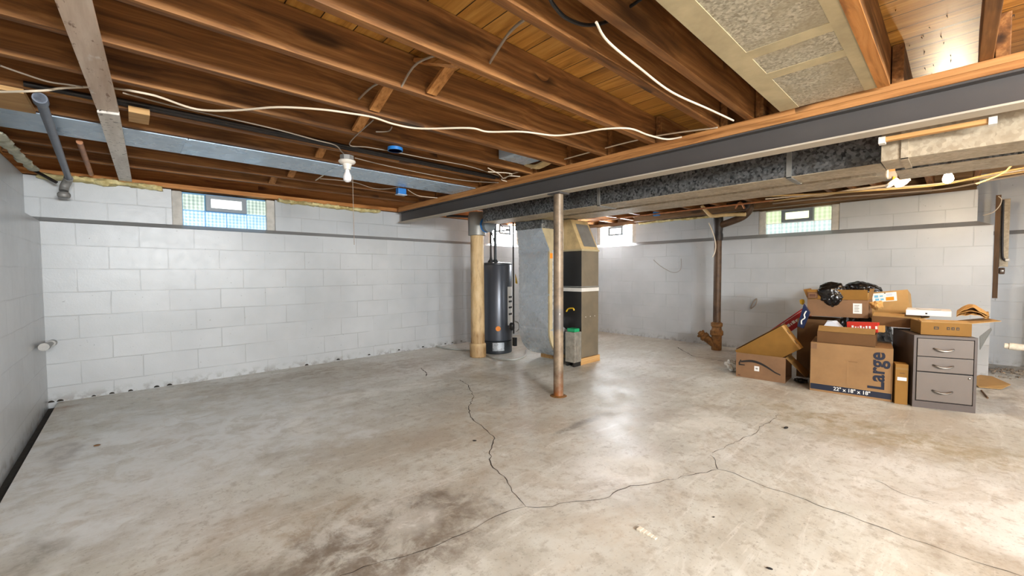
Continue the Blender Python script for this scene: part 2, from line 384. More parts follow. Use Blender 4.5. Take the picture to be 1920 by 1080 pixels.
def add_lathe(bm, prof, seg=24, mat=None, mi=0):
    rings = []; mat = mat or Matrix()
    for r, z in prof:
        if r < 1e-5: rings.append([bm.verts.new(mat @ V(0, 0, z))])
        else: rings.append([bm.verts.new(mat @ V(r*math.cos(2*PI*j/seg), r*math.sin(2*PI*j/seg), z)) for j in range(seg)])
    for a, b in zip(rings, rings[1:]):
        for j in range(seg):
            k = (j+1) % seg
            if len(a) == 1 and len(b) == 1: continue
            q = (a[0], b[k], b[j]) if len(a) == 1 else ((a[j], a[k], b[0]) if len(b) == 1 else (a[j], a[k], b[k], b[j]))
            f = bm.faces.new(q); f.smooth = True; f.material_index = mi
    for rg, fl in ((rings[0], True), (rings[-1], False)):
        if len(rg) > 1:
            f = bm.faces.new(rg[::-1] if fl else rg); f.material_index = mi
def add_prism(bm, poly, d, mi=0):
    """poly: 3D points of one face; extruded by d"""
    a = [bm.verts.new(p) for p in poly]; b = [bm.verts.new(Vector(p)+Vector(d)) for p in poly]; n = len(a)
    for q in [a, b[::-1]]+[(a[i], b[i], b[(i+1) % n], a[(i+1) % n]) for i in range(n)]:
        f = bm.faces.new(q); f.material_index = mi
def axis_m(p, direction):
    z = Vector(direction).normalized(); a = V(0, 0, 1) if abs(z.z) < .95 else V(1, 0, 0)
    x = a.cross(z).normalized(); y = z.cross(x)
    return Matrix(((x.x, y.x, z.x, p[0]), (x.y, y.y, z.y, p[1]), (x.z, y.z, z.z, p[2]), (0, 0, 0, 1)))
NB = bmesh.new
WL = {}
def tag(o, label=None, cat=None, group=None, kind=None):
    if label: o['label'] = label
    if cat: o['category'] = cat
    if group: o['group'] = group
    if kind: o['kind'] = kind
    return o
def empty(name, loc, label=None, cat=None, group=None, kind='thing'):
    o = bpy.data.objects.new(name, None); C.objects.link(o); o.location = loc; o.empty_display_size = .05
    WL[o.name] = Vector(loc); tag(o, label, cat, group, kind)
    return o
def obj(name, bm, mats, parent=None, label=None, cat=None, group=None, kind=None, keep=False):
    bmesh.ops.recalc_face_normals(bm, faces=bm.faces[:])
    me = bpy.data.meshes.new(name); bm.to_mesh(me); bm.free()
    for m in (mats if isinstance(mats, (list, tuple)) else [mats]): me.materials.append(M[m] if isinstance(m, str) else m)
    if any(p.use_smooth for p in me.polygons): me.set_sharp_from_angle(angle=math.radians(38))
    if keep: c = Vector((0, 0, 0))
    else:
        xs = [v.co for v in me.vertices]
        c = Vector(((min(v.x for v in xs)+max(v.x for v in xs))/2, (min(v.y for v in xs)+max(v.y for v in xs))/2, min(v.z for v in xs)))
        me.transform(Matrix.Translation(-c))
    o = bpy.data.objects.new(name, me); C.objects.link(o)
    if parent: o.parent = parent; o.location = c-WL[parent.name]
    else: o.location = c
    WL[o.name] = c
    if not parent and kind is None: kind = 'thing'
    return tag(o, label, cat, group, kind)
def text(s, size, m, mat, parent, name='lettering', bold=0.0, wscale=1.0):
    cu = bpy.data.curves.new('tmp', 'FONT'); cu.body = s; cu.size = size; cu.extrude = .0004; cu.offset = bold; cu.align_x = 'LEFT'
    to = bpy.data.objects.new('tmp', cu); C.objects.link(to)
    me = bpy.data.meshes.new_from_object(to.evaluated_get(bpy.context.evaluated_depsgraph_get()))
    bpy.data.objects.remove(to); bpy.data.curves.remove(cu)
    bm = NB(); bm.from_mesh(me); bpy.data.meshes.remove(me)
    for v in bm.verts: v.co = m @ V(v.co.x*wscale, v.co.y, v.co.z)
    return obj(name, bm, mat, parent)

# ------------------------------------------------------------------ the room
ZJ = 1.982; ZS = 2.166          # underside of joists, underside of subfloor
YA, XB, XL = 5.2, 6.32, -.545   # lower faces of the long wall, the cross wall and the near-left wall
bm = NB()
add_box(bm, -.49, 7.6, -3.8, 5.28, -.06, 0)
add_box(bm, -.75, -.49, -3.8, 5.28, -.09, -.045, 1)
def ribbon(bm, pts, w, z=.0012, mi=2):
    P = []
    for i in range(len(pts)-1):
        a, b = Vector(pts[i]), Vector(pts[i+1]); n = max(2, int((b-a).length/.035)); q = V(-(b-a).y, (b-a).x).normalized()
        for j in range(n):
            s = j/n; P.append(a.lerp(b, s)+q*random.uniform(-.009, .009)*(1 if j else 0))
    P.append(Vector(pts[-1])); prev = None
    for i, p in enumerate(P):
        t = (P[min(i+1, len(P)-1)]-P[max(i-1, 0)]); q = V(-t.y, t.x).normalized(); ww = w*random.uniform(.35, 1.25)/2
        if i in (0, len(P)-1): ww = .0006
        cur = (bm.verts.new((p.x+q.x*ww, p.y+q.y*ww, z)), bm.verts.new((p.x-q.x*ww, p.y-q.y*ww, z)))
        if prev: f = bm.faces.new((prev[0], cur[0], cur[1], prev[1])); f.material_index = mi
        prev = cur
def fl(*pp): return [at(px, py, 'z', 0).xy for px, py in pp]
ribbon(bm, fl((862, 712), (878, 722), (888, 742), (879, 765), (882, 782), (905, 800), (928, 822), (918, 846), (921, 872), (945, 893), (960, 922), (986, 950)), .0055)
ribbon(bm, fl((986, 950), (1020, 951), (1080, 940), (1130, 936), (1182, 911), (1225, 906), (1300, 890), (1345, 880)), .0036)
ribbon(bm, fl((986, 950), (945, 962), (900, 985), (850, 1008), (800, 1030), (720, 1052), (640, 1079), (600, 1100)), .003)
ribbon(bm, fl((1331, 853), (1342, 864), (1346, 880), (1374, 886), (1410, 902), (1440, 915), (1490, 930), (1545, 952), (1580, 962), (1640, 985), (1690, 1005), (1760, 1028), (1830, 1054), (1920, 1082)), .0034)
ribbon(bm, fl((1335, 850), (1375, 832), (1390, 824), (1418, 812), (1424, 800), (1445, 790), (1460, 778)), .003)
ribbon(bm, fl((1268, 650), (1300, 668), (1360, 678)), .012); ribbon(bm, fl((1640, 900), (1690, 925), (1760, 945)), .003); ribbon(bm, fl((790, 690), (800, 700), (798, 706)), .01)
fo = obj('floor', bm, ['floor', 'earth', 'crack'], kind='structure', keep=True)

def wall_pieces(bm, holes, a0, a1, front, back, zlo, zup, put):
    """upper wall from a0 to a1 with window holes [(s, e, z0)]; put(a, b, z) -> xyz"""
    def bx(s, e, z0, z1):
        c = [put(a, b, z) for z in (z0, z1) for b in (front, back) for a in (s, e)]
        vs = [bm.verts.new(p) for p in c]
        for q in ((0, 2, 3, 1), (4, 5, 7, 6), (0, 1, 5, 4), (2, 6, 7, 3), (0, 4, 6, 2), (1, 3, 7, 5)): bm.faces.new([vs[i] for i in q])
    p = a0
    for s, e, z0 in sorted(holes):
        bx(p, s, zlo, zup); bx(s, e, zlo, z0); p = e
    bx(p, a1, zlo, zup)
ZT = 1.925
WIN_A = (.315, 1.225, 1.572); WIN_D = (4.36, 5.10, 1.572); WIN_B = (1.0, 1.89, 1.572); WIN_C = (3.78, 4.60, 1.572)
# long wall behind the left window: thick lower part with a bevelled shoulder, thinner upper part
bm = NB(); X0, X1 = -.85, 6.9
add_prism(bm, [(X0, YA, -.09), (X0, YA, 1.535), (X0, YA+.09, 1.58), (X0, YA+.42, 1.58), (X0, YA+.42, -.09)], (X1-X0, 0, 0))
wall_pieces(bm, [WIN_A, WIN_D], X0, X1, YA+.09, YA+.40, 1.575, ZT, lambda a, b, z: (a, b, z))
for px, py in ((96, 756), (113, 753), (176, 746), (210, 741), (245, 736), (294, 729), (318, 725), (575, 686), (692, 666), (634, 675), (748, 657), (793, 651), (835, 645), (848, 643), (865, 640)):
    p = at(px, py, 'y', YA); r_ = .016*random.uniform(.7, 1.2)
    vs = [bm.verts.new((p.x+r_*math.cos(k*PI/6)*1.2, YA-.0015, max(p.z, .004)+r_*math.sin(k*PI/6))) for k in range(7)]
    f = bm.faces.new(vs); f.material_index = 1
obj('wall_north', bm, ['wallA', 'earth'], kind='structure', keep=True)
bm = NB()
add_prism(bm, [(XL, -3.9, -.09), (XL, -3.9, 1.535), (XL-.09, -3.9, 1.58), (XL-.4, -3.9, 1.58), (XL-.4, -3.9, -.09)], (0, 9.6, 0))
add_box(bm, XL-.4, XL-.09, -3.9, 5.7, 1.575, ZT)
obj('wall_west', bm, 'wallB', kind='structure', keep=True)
bm = NB(); YE = -.235
add_prism(bm, [(XB, YE, -.06), (XB, YE, 1.545), (7.2, YE, 1.545), (7.2, YE, -.06)], (0, 5.9, 0))
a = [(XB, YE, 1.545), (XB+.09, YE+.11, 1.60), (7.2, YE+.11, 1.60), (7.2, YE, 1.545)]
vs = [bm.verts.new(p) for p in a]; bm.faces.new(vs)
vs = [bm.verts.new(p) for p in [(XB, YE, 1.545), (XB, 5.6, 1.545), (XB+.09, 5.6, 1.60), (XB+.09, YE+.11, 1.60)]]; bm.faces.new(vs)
wall_pieces(bm, [WIN_B, WIN_C], YE+.11, 5.6, XB+.09, XB+.40, 1.545, ZT, lambda a, b, z: (b, a, z))
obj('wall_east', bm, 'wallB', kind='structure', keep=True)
bm = NB()
XR = 7.35
add_box(bm, XR, XR+.3, -3.9, YE+.2, -.06, 1.50); add_box(bm, XR+.09, XR+.3, -3.9, YE+.2, 1.49, ZT+.24)
add_prism(bm, [(XR, -3.9, 1.50), (XR+.09, -3.9, 1.55), (XR+.09, -3.9, 1.5)], (0, 4.1, 0))
add_box(bm, 7.0, 7.5, YE+.0, YE+.2, -.06, ZT+.24)
add_box(bm, 7.12, XR, -1.5, -.62, -.06, .94)
obj('wall_recess', bm, 'wallB', kind='structure', keep=True)
bm = NB(); add_box(bm, -.9, 7.7, -3.95, -3.75, -.06, 2.2)
obj('wall_south', bm, 'wallA', kind='structure', keep=True)
bm = NB(); add_box(bm, -1.0, 7.7, -3.9, 5.7, ZS, ZS+.03)
for k in range(150):      # nail points poking through between the joists at the far right
    y = random.choice((.2, .13, .06, -.12, -.2, -.3, -.38)) + random.uniform(-.02, .02); x = .065+.1375*round(random.uniform(1.0, 3.6)/.1375) + random.choice((.016, .03, .08))
    h = random.uniform(.008, .018); b = [bm.verts.new((x+.0022*math.cos(q), y+.0022*math.sin(q), ZS)) for q in (0, 2.1, 4.2)]; tip = bm.verts.new((x+random.uniform(-.004, .004), y+random.uniform(-.006, .006), ZS-h))
    for i in range(3): f = bm.faces.new((b[i], b[(i+1) % 3], tip)); f.material_index = 1
obj('ceiling', bm, ['subfloor', 'darkpipe'], kind='structure', keep=True)
# sill plates and rim boards on top of the walls
bm = NB(); add_box(bm, -.85, 6.9, YA+.05, YA+.30, ZT+.008, ZJ-.006); add_box(bm, -.85, 6.9, YA+.26, YA+.30, ZJ-.006, ZS)
obj('trim_1', bm, 'sillwood', kind='structure')
bm = NB(); add_box(bm, XL-.35, XL-.12, -3.9, YA+.04, ZT, ZJ-.004); add_box(bm, XL-.36, XL-.32, -3.9, YA+.04, ZJ, ZS)
obj('trim_2', bm, 'sillwood', kind='structure')
bm = NB(); add_box(bm, XB+.12, XB+.36, YE+.12, YA+.04, ZT, ZJ-.004); add_box(bm, XB+.34, XB+.38, YE+.12, YA+.04, ZJ, ZS)
obj('trim_3', bm, 'oldtimber', kind='structure')

# ---------------- windows of glass block with a small vent
def window(name, hole, put, blockmats, panemat, cols=4, vent=(1, 3), jamb=.085, split=.46):
    s, e, z0 = hole; z1 = ZT-.004
    root = empty(name, put((s+e)/2, .05, z0), kind='structure')
    def bx(a0, a1, b0, b1, c0, c1, nm, mat, bev=0.0):
        bm = NB(); vs = add_box(bm, a0, a1, b0, b1, c0, c1, 0, None, bev)
        for v in bm.verts: v.co = Vector(put(v.co.x, v.co.y, v.co.z))
        return obj(nm, bm, mat, root)
    bx(s, s+jamb, .012, .2, z0, z1, 'mortar_jamb', 'mortar', .012); bx(e-jamb, e, .012, .2, z0, z1, 'mortar_jamb', 'mortar', .012)
    a0, a1 = s+jamb, e-jamb; w = (a1-a0)/cols; zm = z0+.012+(z1-z0-.012)*split
    bx(a0, a1, .06, .2, z0, z1, 'mortar_bed', M['bluemortar'] if name == 'window_1' else 'mortar')
    g = .006
    for k in range(cols):
        bx(a0+k*w+g, a0+(k+1)*w-g, .02, .1, z0+.012, zm-g, 'glass_block', blockmats[0], .006)
        if not vent[0] <= k < vent[1]:
            bx(a0+k*w+g, a0+(k+1)*w-g, .02, .1, zm+g, z1-.02, 'glass_block', blockmats[1], .006)
    v0, v1 = a0+vent[0]*w+g, a0+vent[1]*w-g; c0, c1 = zm+g, z1-.015
    bm = NB(); t = .042; fz = (c1-c0)*.21
    for q in ((v0, v0+t, c0, c1), (v1-t, v1, c0, c1), (v0+t, v1-t, c0, c0+fz), (v0+t, v1-t, c1-fz, c1)): add_box(bm, q[0], q[1], .0, .08, q[2], q[3])
    for v in bm.verts: v.co = Vector(put(v.co.x, v.co.y, v.co.z))
    fr = obj('vent_frame', bm, 'ventframe', root)
    bm = NB(); add_box(bm, v0+t, v1-t, .03, .04, c0+fz, c1-fz)
    for v in bm.verts: v.co = Vector(put(v.co.x, v.co.y, v.co.z))
    obj('vent_pane', bm, panemat, fr)
M['bluemortar'] = plain('blue_lit_joint', (92, 150, 196), .5, 0, .08, 8)
gA0 = glass_block('glass_block_blue', (214, 238, 255), (96, 172, 226), 1.0, 62); gA1 = glass_block('glass_block_pale', (226, 244, 226), (120, 150, 140), .95, 58)
gC = glass_block('glass_block_bright', (255, 255, 255), (226, 240, 255), 70.0, 50)
gB0 = glass_block('glass_block_warm', (250, 255, 250), (186, 220, 216), .95, 40); gB1 = glass_block('glass_block_green', (240, 250, 214), (196, 218, 160), .95, 40)
pA = glow('sky_pane', (244, 250, 244), 1.6); pC = glow('sky_pane_bright', (255, 255, 255), 70.0); pB = glow('garden_pane', (246, 252, 206), 1.15)
window('window_1', WIN_A, lambda a, b, z: (a, YA+.09+b, z), (gA0, gA1), pA)
window('window_2', WIN_D, lambda a, b, z: (a, YA+.09+b, z), (gC, gC), pC)
window('window_3', WIN_C, lambda a, b, z: (XB+.09+b, a, z), (gC, gC), pC)
window('window_4', WIN_B, lambda a, b, z: (XB+.09+b, a, z), (gB0, gB1), pB)

# ------------------------------------------------------------------ joists, bridging, beam
JY = [(-.04, 'joist between bare subfloor bays past the spangled sheet metal pan'), (.283, 'joist along the far side of the spangled metal pan, next to bare subfloor'),
      (.685, 'joist half hidden behind the taped edge of the spangled metal pan'), (.87, 'joist just beside the spangled metal pan, white cable clipped along it'),
      (1.065, 'joist with the black cable loop hanging on its near face'), (1.49, 'wide pale-edged joist dotted with staples, bored by a short cable'),
      (1.885, 'joist with dark mould along its upper half, crossed by the long white cable'), (2.285, 'joist carrying a bored cable hole below the wooden bridging'),
      (2.68, 'dark joist with a large round knot beside the white painted plank'), (3.11, 'joist with the black iron pipes running along its near face'),
      (3.47, 'joist along the near edge of the blue grey sheet metal'), (3.90, 'joist along the far edge of the blue grey sheet metal'),
      (4.32, 'second joist from the block wall with the small window'), (4.74, 'joist nearest the block wall with the small window')]
for i, (y, lab) in enumerate(JY):
    bm = NB(); add_box(bm, -.66, 2.86, y-.042, y, ZJ, ZS-.002, 0, None, .003)
    obj('floor_joist', bm, 'joist', label='brown '+lab, cat='joist', group='floor joists on the near side of the steel beam')
ORD = ['past the lit bulb at the right', 'over the lit bulb', 'first behind the half hidden pan joist', 'second behind the pan joist', 'lapping the joist with the black cable loop', 'lapping the staple-dotted joist',
       'lapping the mouldy joist', 'lapping the joist with the bored cable', 'lapping the dark knotty joist', 'over the tall galvanized return duct', 'over the far end of that return duct', 'over the tan flue pipe', 'over the water heater', 'nearest the block wall corner']
for (y, _), lab in zip(JY, ORD):
    bm = NB(); add_box(bm, 2.70, 6.55, y-.088, y-.046, ZJ, ZS-.002, 0, None, .003)
    obj('floor_joist', bm, 'joist', label='brown joist beyond the steel beam, '+lab, cat='joist', group='floor joists beyond the steel beam')
# cross bridging struts
def strut(x, y0, y1, up, label):
    bm = NB(); z0, z1 = (ZJ+.012, ZS-.03); ya, yb = y0+.004, y1-.046
    pa, pb = (V(x, ya, z1), V(x, yb, z0)) if up else (V(x, ya, z0), V(x, yb, z1))
    d = (pb-pa); n = V(1, 0, 0); m = frame_m(pa, d, n)
    add_box(bm, .012, d.length-.012, -.028, .028, -.009, .009, 0, m)
    obj('bridging_strut', bm, 'bridge', label=label, cat='bridging strut', group='cross bridging between the joists')
strut(1.14, 1.49, 1.885, True, 'light wooden strut slanting under the staple-dotted joist to the mouldy joist')
strut(1.07, 1.49, 1.885, False, 'thin wooden strut crossing high up behind the staple-dotted joist')
strut(1.02, 1.885, 2.285, True, 'light wooden strut between the mouldy joist and the joist with the bored cable')
strut(1.08, 2.285, 2.68, True, 'wooden strut hanging below the long white cable beside the dark joist')
strut(1.10, 3.11, 3.47, True, 'small wooden strut behind the pull chain lamp')
strut(1.12, 3.90, 4.32, True, 'short strut just beyond the blue grey sheet metal')
strut(1.06, 4.32, 4.74, True, 'short strut in the last bay before the block wall')
# steel beam with a timber plate on its top flange
bm = NB(); ZB0, ZB1 = 1.776, 1.914
add_box(bm, 2.69, 2.80, -3.75, 5.19, ZB0, ZB0+.009, 1); add_box(bm, 2.69, 2.80, -3.75, 5.19, ZB1-.009, ZB1, 0)
add_box(bm, 2.738, 2.752, -3.75, 5.185, ZB0+.009, ZB1-.009, 0)
obj('steel_beam', bm, ['steel', 'flange'], label='dark grey painted steel beam crossing the whole basement below the joists', cat='beam')
bm = NB(); add_box(bm, 2.683, 2.83, -3.7, 5.17, ZB1+.001, ZB1+.034, 0, None, .003); add_box(bm, 2.686, 2.83, -3.7, 5.17, ZB1+.035, ZJ-.001, 0, None, .003)
obj('timber_plate', bm, 'plate', label='orange brown timber plate lying along the top of the steel beam', cat='timber')
bm = NB(); add_lathe(bm, [(.046, 0), (.044, .02), (.043, 1.0), (.043, 1.764)], 28, Matrix.Translation((2.745, 2.37, .0)))
r = empty('support_column', (2.745, 2.37, 0), 'round steel column with chipped paint and rusty foot under the beam', 'column')
obj('post_shaft', bm, 'column', r)
bm = NB(); add_box(bm, 2.68, 2.81, 2.30, 2.44, 1.764, 1.775, 0); obj('top_plate', bm, 'steel', r)
bm = NB(); add_lathe(bm, [(.075, 0), (.062, .004), (.048, .008)], 20, Matrix.Translation((2.745, 2.37, .0005))); obj('foot_patch', bm, 'rustiron', r)
# painted planks under the joists
def skew_plank(name, a0, a1, b0, b1, z, mat, label):
    bm = NB(); add_prism(bm, [(a0[0], a0[1], z), (a1[0], a1[1], z), (b1[0], b1[1], z), (b0[0], b0[1], z)], (0, 0, -.02))
    obj(name, bm, mat, label=label, cat='plank')
skew_plank('ceiling_plank', (-.255, -.6), (-.165, -.6), (-.108, 3.10), (-.022, 3.08), 1.980, 'plank', 'tan painted plank with peeling patches nailed across the joists overhead')
skew_plank('ceiling_plank', (-.107, 3.115), (-.021, 3.095), (-.055, 5.24), (.032, 5.24), 1.968, 'oldplank', 'pale weathered plank full of nicks, continuing to the block wall')
# blue grey sheet under two joists
bm = NB()
for x0, x1 in ((-.63, .30), (.305, 1.28), (1.285, 2.0), (2.005, 2.24), (2.245, 2.68)):
    add_box(bm, x0, x1, 3.455, 3.89, ZJ-.009, ZJ-.003)
for x in (.303, 1.283, 2.003, 2.243): add_box(bm, x-.012, x+.012, 3.46, 3.885, ZJ-.0115, ZJ-.009)
obj('sheet_metal_panel', bm, 'bluepan', label='long blue grey sheet metal panel closing a joist bay near the window wall', cat='sheet metal')
# spangled pan at the upper right
r = empty('return_air_pan', (1.8, .47, ZJ), 'large spangled sheet metal pan with taped seams between joists, upper right', 'sheet metal')
bm = NB(); add_box(bm, .2, 2.66, .255, .685, ZJ-.008, ZJ-.003); obj('sheet', bm, 'pan', r)
def tape(x0, x1, y0, y1):
    bm = NB(); add_box(bm, x0, x1, y0, y1, ZJ-.0105, ZJ-.008); obj('seam_tape', bm, 'tape', r)
tape(.2, 2.66, .60, .687); tape(.2, 2.66, .283, .33)
for p in ((1405, 100), (1440, 140)):
    q = at(p[0], p[1], 'z', ZJ); tape(q.x-.035, q.x+.035, .33, .60)
bm = NB(); add_box(bm, .2, 2.66, .238, .282, ZJ-.016, ZJ-.011); obj('edge_batten', bm, 'sillwood', r)
# scrap blocks nailed under the joists on the far left
bm = NB(); add_box(bm, -.58, -.352, 3.06, 3.40, 1.957, ZJ-.003, 0); obj('wood_block', bm, 'newwood', label='fresh yellow wood block under the joists at the left wall', cat='wood block')
bm = NB(); add_box(bm, .015, .10, 2.99, 3.18, 1.948, ZJ-.002, 0); obj('wood_block', bm, 'newwood', label='small fresh wood block beside the painted plank', cat='wood block')
# duct boot between two joists by the beam
r = empty('duct_boot', (2.45, 2.45, 2.0), 'grey sheet metal boot with tan sealant tucked between joists at the beam', 'duct')
bm = NB(); add_box(bm, 2.26, 2.56, 2.30, 2.60, 2.03, ZS-.01, 0, None, .004); obj('boot', bm, 'bluepan', r)
bm = NB()
for k in range(3): add_tube(bm, [(2.57+.025*k, 2.30, 2.03), (2.57+.025*k, 2.48, 2.0), (2.57+.025*k, 2.6, 2.04)], .016, 8, 4)
obj('sealant_band', bm, 'tan', r)
# spray foam along the wall tops
def foam(name, pts, r0, mat, label, sq=.5):
    bm = NB(); P = smooth_pts(pts, 1); out = []
    for a, b in zip(P, P[1:]):
        n = max(2, int((b-a).length/.03))
        for j in range(n):
            p = a.lerp(b, j/n); out.append(p+V(noise.noise(p*7)*.01, noise.noise(p*7+V(9, 0, 0))*.01, noise.noise(p*5+V(0, 5, 0))*.012))
    add_tube(bm, out, lambda s: r0*(1+.45*noise.noise(V(s*len(out)*.33, r0*50, 0))), 10, 1)
    for v in bm.verts: v.co += V(noise.noise(v.co*31), noise.noise(v.co*31+V(7, 0, 0)), noise.noise(v.co*31+V(0, 7, 0)))*r0*.55+V(0, 0, noise.noise(v.co*9)*r0*.5)
    zc = sum(p.z for p in out)/len(out)
    for v in bm.verts: v.co.z = zc+(v.co.z-zc)*sq
    obj(name, bm, mat, label=label, cat='spray foam')
foam('spray_foam', [(-.55, YA+.07, 1.925), (.28, YA+.07, 1.928)], .05, 'foam', 'yellow spray foam along the wall top left of the small window')
foam('spray_foam', [(1.25, YA+.07, 1.918), (2.0, YA+.07, 1.916), (2.5, YA+.07, 1.905)], .044, 'foam', 'yellow spray foam along the wall top between small window and beam')
foam('spray_foam', [(XL-.025, 2.6, 1.94), (XL-.025, 4.2, 1.94), (XL-.01, 5.1, 1.93)], .03, 'foampale', 'pale lumpy spray foam on top of the near left wall')
foam('spray_foam', [(XB+.08, 3.72, 1.918), (XB+.08, 2.4, 1.918), (XB+.08, 1.95, 1.918)], .035, 'foam', 'yellow spray foam strip beside the soil stack on the far wall top')

# ------------------------------------------------------------------ pipes and cables overhead
def pipe(name, pts, r, mat, label, cat='pipe', seg=12, k=5, parent=None):
    bm = NB(); add_tube(bm, pts, r, seg, k); return obj(name, bm, mat, parent, label, cat)
r = empty('drain_pipe', (-.33, 4.2, 1.85), 'blue grey waste pipe sloping down to an elbow at the corner', 'pipe')
a, b = V(-.295, 2.99, 1.932), V(-.355, 5.0, 1.885)
pipe('pipe_run', [a, b], .021, 'pvc', None, None, 14, 1, r)
bm = NB(); add_lathe(bm, [(.026, 0), (.028, .01), (.028, .06), (.026, .07)], 16, axis_m(a+(b-a)*.0, b-a)); obj('coupling', bm, 'pvc', r)
pipe('elbow', [b, b+V(-.012, .05, -.02), b+V(-.03, .07, -.06), b+V(-.035, .06, -.10)], .029, 'oldsteelpipe', None, None, 14, 5, r)
bm = NB(); add_lathe(bm, [(.034, 0), (.04, .012), (.04, .03), (.03, .045)], 16, axis_m(b+V(-.035, .06, -.155), (0, 0, 1))); obj('collar', bm, 'oldsteelpipe', r)
pipe('conduit', [at(106, 342, 'y', 5.08), at(58, 316, 'y', 5.16)], .012, 'darkpipe', 'thin dark pipe along the wall top from the corner to the waste pipe', seg=10, k=1)
pipe('pipe_stub', [at(149, 266, 'z', 1.97), at(171, 327, 'y', 5.12)], .017, 'copper', 'short brownish pipe beside the sloping waste pipe', seg=12, k=1)
r = empty('pipe_stub', (-.51, 4.8, .5), 'short painted pipe stub crossing the corner low on the left wall', 'pipe')
pipe('pipe_run', [(-.50, 4.72, .54), (-.50, 5.17, .515)], .016, 'oldsteelpipe', None, None, 12, 1, r)
bm = NB(); add_lathe(bm, [(.03, 0), (.03, .09)], 16, axis_m((-.50, 4.68, .542), (0, 1, -.05))); obj('coupling', bm, 'oldsteelpipe', r)
bm = NB(); add_lathe(bm, [(.027, 0), (.027, .1)], 16, axis_m((-.50, 5.06, .522), (0, 1, -.05))); obj('coupling', bm, 'oldsteelpipe', r)
pipe('gas_pipe', [(-.35, 3.05, 2.003), (2.60, 3.05, 2.003)], .0135, 'darkpipe', 'upper of two black iron pipes running under the joists past the lamp', k=1)
pipe('gas_pipe', [(-.1, 3.012, 2.006), (2.62, 3.012, 2.006)], .011, 'darkpipe', 'thinner black iron pipe alongside the larger one, past the lamp', k=1)
def cable(pts, r, mat, label, plane=None, k=6, name='cable'):
    if plane: pts = [at(px, py, *plane) for px, py in pts]
    bm = NB(); add_tube(bm, pts, r, 8, k); return obj(name, bm, mat, label=label, cat='cable')
cable([at(a_, b_, 'z', ZJ-.032) for a_, b_ in ((-40, 168), (0, 172), (55, 171))]+[at(90, 169, 'z', ZJ-.008), at(120, 165, 'z', ZJ+.012), at(185, 163, 'z', ZJ+.022), at(225, 167, 'z', ZJ+.014)]+[at(a_, b_, 'z', ZJ-.010) for a_, b_ in [(250, 171), (285, 178), (305, 184), (370, 205), (440, 207), (520, 201), (600, 205), (660, 213), (700, 220), (740, 233), (790, 241), (880, 240), (915, 247), (980, 247), (1040, 254), (1090, 249), (1130, 242), (1180, 241), (1215, 253), (1250, 261), (1278, 257)]],
      .0055, 'cable', 'long white cable snaking under all the joists to the beam')
cable([(955, 327), (985, 319), (1100, 287), (1220, 257), (1345, 239)], .005, 'cable', 'white cable lying along the front of the timber plate on the beam', ('x', 2.676))
cable([at(1118, 42, 'z', ZJ-.008), at(1140, 78, 'z', ZJ-.006), at(1200, 128, 'z', ZJ+.0), at(1260, 173, 'z', ZJ-.006), at(1330, 205, 'z', ZJ-.007), at(1375, 226, 'z', ZJ-.007)], .005, 'cable', 'white cable running along the joist beside the spangled pan')
cable([(0, 123), (40, 137), (90, 153), (130, 159), (155, 163)], .004, 'cablegrey', 'thin grey cable in the upper left corner meeting the long white one', ('z', ZJ-.006))
cable([(230, 174), (330, 200), (430, 222), (520, 243), (590, 262), (628, 272), (640, 284), (647, 291)], .004, 'cablegrey', 'thin grey cable feeding the pull chain lamp', ('z', ZJ-.006))
cable([(665, 296), (740, 314), (860, 337), (940, 343)], .004, 'cablegrey', 'thin cable running from the pull chain lamp to the beam', ('z', ZJ-.006))
cable([(700, 225), (655, 270), (690, 276), (735, 284), (800, 297), (880, 312), (935, 330)], .0035, 'cablegrey', 'thin brownish cable passing the open blue box', ('z', ZJ-.006))
cable([(600, 335), (660, 341), (700, 353), (728, 354), (748, 350)], .004, 'cablegrey', 'thin cable into the closed blue box beyond the sheet metal', ('z', ZJ-.012))
cable([(765, 356), (785, 367), (820, 371)], .004, 'cable', 'short white cable from the closed blue box to the beam', ('z', ZJ-.012))
cable([(915, 315), (935, 326), (945, 335), (955, 330), (975, 331)], .004, 'cable', 'short white looped cable end hanging at the beam', ('z', ZJ-.01))
cable([(915, 322), (960, 326), (940, 336), (950, 340)], .0035, 'cable', 'stray white cable twist at the beam below the boot', ('z', ZJ-.02))
cable([(592, 338), (604, 330), (606, 329)], .005, 'cable', 'short cut white cable end below the sheet metal panel', ('z', ZJ-.014), 3)
cable([(1.21, 1.452, 2.03), (1.15, 1.25, 2.06), (1.10, 1.07, 2.03)], .006, 'cablegrey', 'grey cable crossing a joist bay just under the subfloor boards', k=5)
cable([(.985, 1.845, 1.99), (.99, 1.70, 2.05), (1.05, 1.50, 2.05)], .005, 'cablegrey', 'grey cable crossing beside the light wooden strut', k=5)
cable([(.94, 2.243, 2.04), (.94, 2.06, 2.05), (.95, 1.89, 2.03)], .005, 'cablegrey', 'grey cable going into the bored hole of a joist', k=5)
cable([at(735, 238, 'z', ZJ-.008), at(728, 246, 'z', ZJ-.008), at(705, 247, 'z', ZJ-.008)], .004, 'cablegrey', 'thin looped wire below the long white cable', k=6)
cable([at(1030, -5, 'y', .95), at(1040, 12, 'y', .96), at(1062, 34, 'y', .97), at(1100, 47, 'y', .97), at(1140, 40, 'y', .96), at(1165, 24, 'y', .95)], .007, 'black', 'black cable loop drooping between two joists overhead')
cable([at(1172, 19, 'z', 2.05), at(1205, -4, 'z', 2.05)], .006, 'black', 'short black cable poking from a joist by the spangled pan', k=1)

